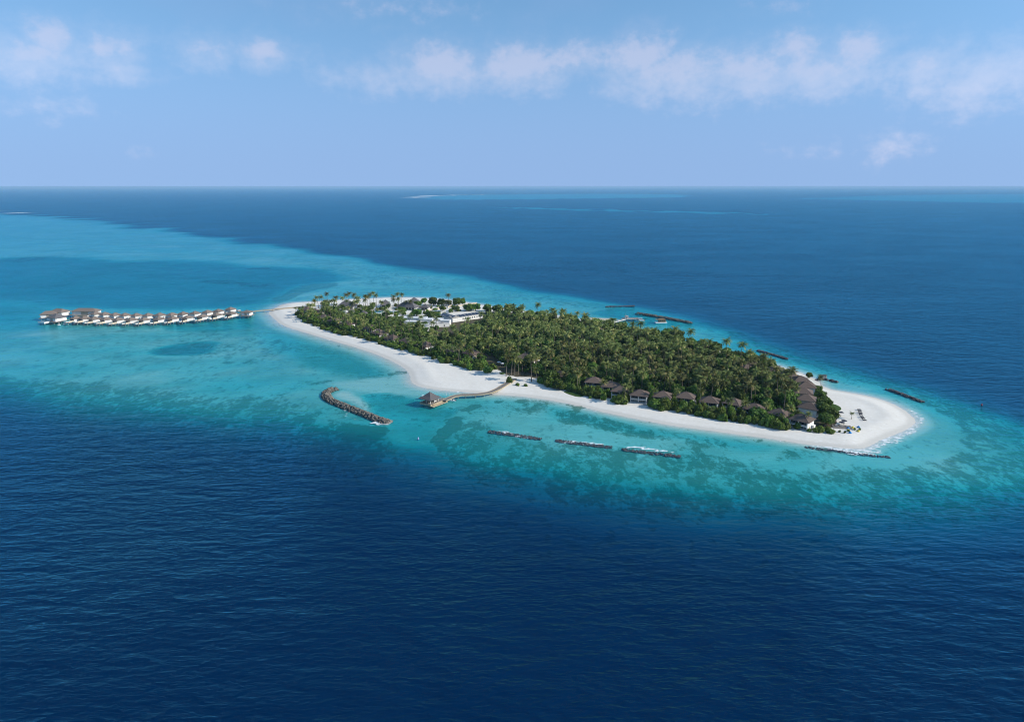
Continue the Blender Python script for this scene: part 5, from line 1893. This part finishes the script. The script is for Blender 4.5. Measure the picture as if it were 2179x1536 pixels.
def palm_label(x, y, zone):
    px_, py_ = photo_xy(x, y)
    if zone == 's':
        w = pick(px_, [(720, "near the sand spit"), (800, "below the round white tank"), (880, "below the white service yard"), (9999, "towards the wide beach")])
        return "coconut palm in the strip along the left beach, " + w, "left strip palms " + w
    if zone == 'i':
        return LAB['i']
    w = pick(px_, [(1060, "left of the restaurant roof"), (1140, "around the restaurant roof above the jetty"), (1260, "above the beach right of the jetty"), (1340, "behind the leftmost front villas"),
                   (1440, "behind the open white villa"), (1530, "behind the middle front villas"), (1620, "behind the villas left of the corner"), (9999, "beside the right-hand villa row")])
    edge = py_ + 0.0
    lim = np.interp(px_, [1000, 1140, 1260, 1460, 1640, 1700], [752, 800, 830, 850, 882, 884])
    k = pick(lim - edge, [(12, "in the grove's near edge"), (28, "in the second rank of the grove"), (9999, "deep inside the grove")])
    return f"coconut palm {k} {w}", f"grove palms {w}"


for i, (x, y) in enumerate(scatter(GROVE, 12.0, 77, 2.0)):
    put_tree(x, y, rr.uniform(3.6, 6.2), rr.uniform(7.5, 13.0), i % 8, palm_label(x, y, 'g')[0].replace("coconut palm", "broadleaf tree"), "broadleaf trees inside the grove")
N_IND = 300 - len(special)
rest = []
for i, (x, y, zone) in enumerate(cand):
    sc = (rr.uniform(.74, 1.14) if rr.random() < .72 else rr.uniform(.55, .8)) * (.86 if zone != 'g' else 1.0)
    k, rot = rr.randrange(12), rr.uniform(0, 6.28)
    if i < N_IND:
        put_palm(x, y, rot, sc, k, *palm_label(x, y, zone))
    else:
        rest.append((x, y, rot, sc, k))
Vs, Fs, Ts, n0 = [], [], [], 0
for (x, y, rot, sc, k) in rest:
    tv, tq, cv, cq, ct = PALMS[k][0]
    c, s_ = math.cos(rot) * sc, math.sin(rot) * sc
    z = ground_at(x, y)
    jit = rr.uniform(-.22, .2)
    for V, Fq, T in ((tv, tq, np.full(len(tv), -1.0)), (cv, cq, np.clip(ct + jit, 0, 1))):
        W_ = np.column_stack([V[:, 0] * c - V[:, 1] * s_ + x, V[:, 0] * s_ + V[:, 1] * c + y, V[:, 2] * sc + z])
        Vs.append(W_); Fs.append(Fq + n0); Ts.append(T); n0 += len(V)
o = mobj('palm_grove', split_mesh('palm_grove', np.concatenate(Vs), np.concatenate(Fs), np.concatenate(Ts), M['palm']))
tag(o, "farther palms of the grove merging into one canopy", None, None, 'stuff')

# --- undergrowth between the trunks
rs = np.random.RandomState(31)
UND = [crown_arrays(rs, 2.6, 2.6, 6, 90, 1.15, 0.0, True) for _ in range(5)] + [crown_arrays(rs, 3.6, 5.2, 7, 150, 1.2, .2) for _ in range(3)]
Vs, Fs, Ts, n0 = [], [], [], 0
for pl, step, seed in ((GROVE, 3.7, 15), (STRIP, 4.2, 16), (INNER, 5.0, 17)):
    for x, y in scatter(pl, step, seed, -1.0, 8):
        V, Fq, T = UND[rr.randrange(8)]
        a, sc, zs = rr.uniform(0, 6.28), rr.uniform(.7, 1.25), rr.uniform(.7, 1.4)
        c, s_ = math.cos(a) * sc, math.sin(a) * sc
        z = ground_at(x, y)
        Vs.append(np.column_stack([V[:, 0] * c - V[:, 1] * s_ + x, V[:, 0] * s_ + V[:, 1] * c + y, V[:, 2] * sc * zs + z]))
        Fs.append(Fq + n0); Ts.append(np.clip(T + rr.uniform(-.25, .15), 0, 1)); n0 += len(V)
o = mobj('undergrowth', split_mesh('undergrowth', np.concatenate(Vs), np.concatenate(Fs), np.concatenate(Ts), M['leaf']))
tag(o, "dark leafy undergrowth filling the grove floor", None, None, 'stuff')
print("COUNTS palms", len(cand), "rest", len(rest), "shrubs", shn)

# ------------------------------------------------------------------ the air
def haze_box():
    x0, x1, y0, y1, z0, z1 = -165000, 165000, -3100, 268000, -16.0, 142.0
    mb = MB()
    mb.box(((x0 + x1) / 2, (y0 + y1) / 2, (z0 + z1) / 2), (x1 - x0, y1 - y0, z1 - z0))
    m, nt = mat_new("sea_haze")
    out = nn(nt, 'ShaderNodeOutputMaterial')
    vol = nn(nt, 'ShaderNodeVolumePrincipled')
    vol.inputs['Color'].default_value = (.46, .74, 1.0, 1)
    vol.inputs['Density'].default_value = HAZE
    vol.inputs['Anisotropy'].default_value = 0.0
    nt.links.new(vol.outputs[0], out.inputs['Volume'])
    o = mb.build("haze", m)
    tag(o, "pale sea haze thickening towards the horizon", None, None, 'stuff')


HAZE = 3.3e-5
haze_box()
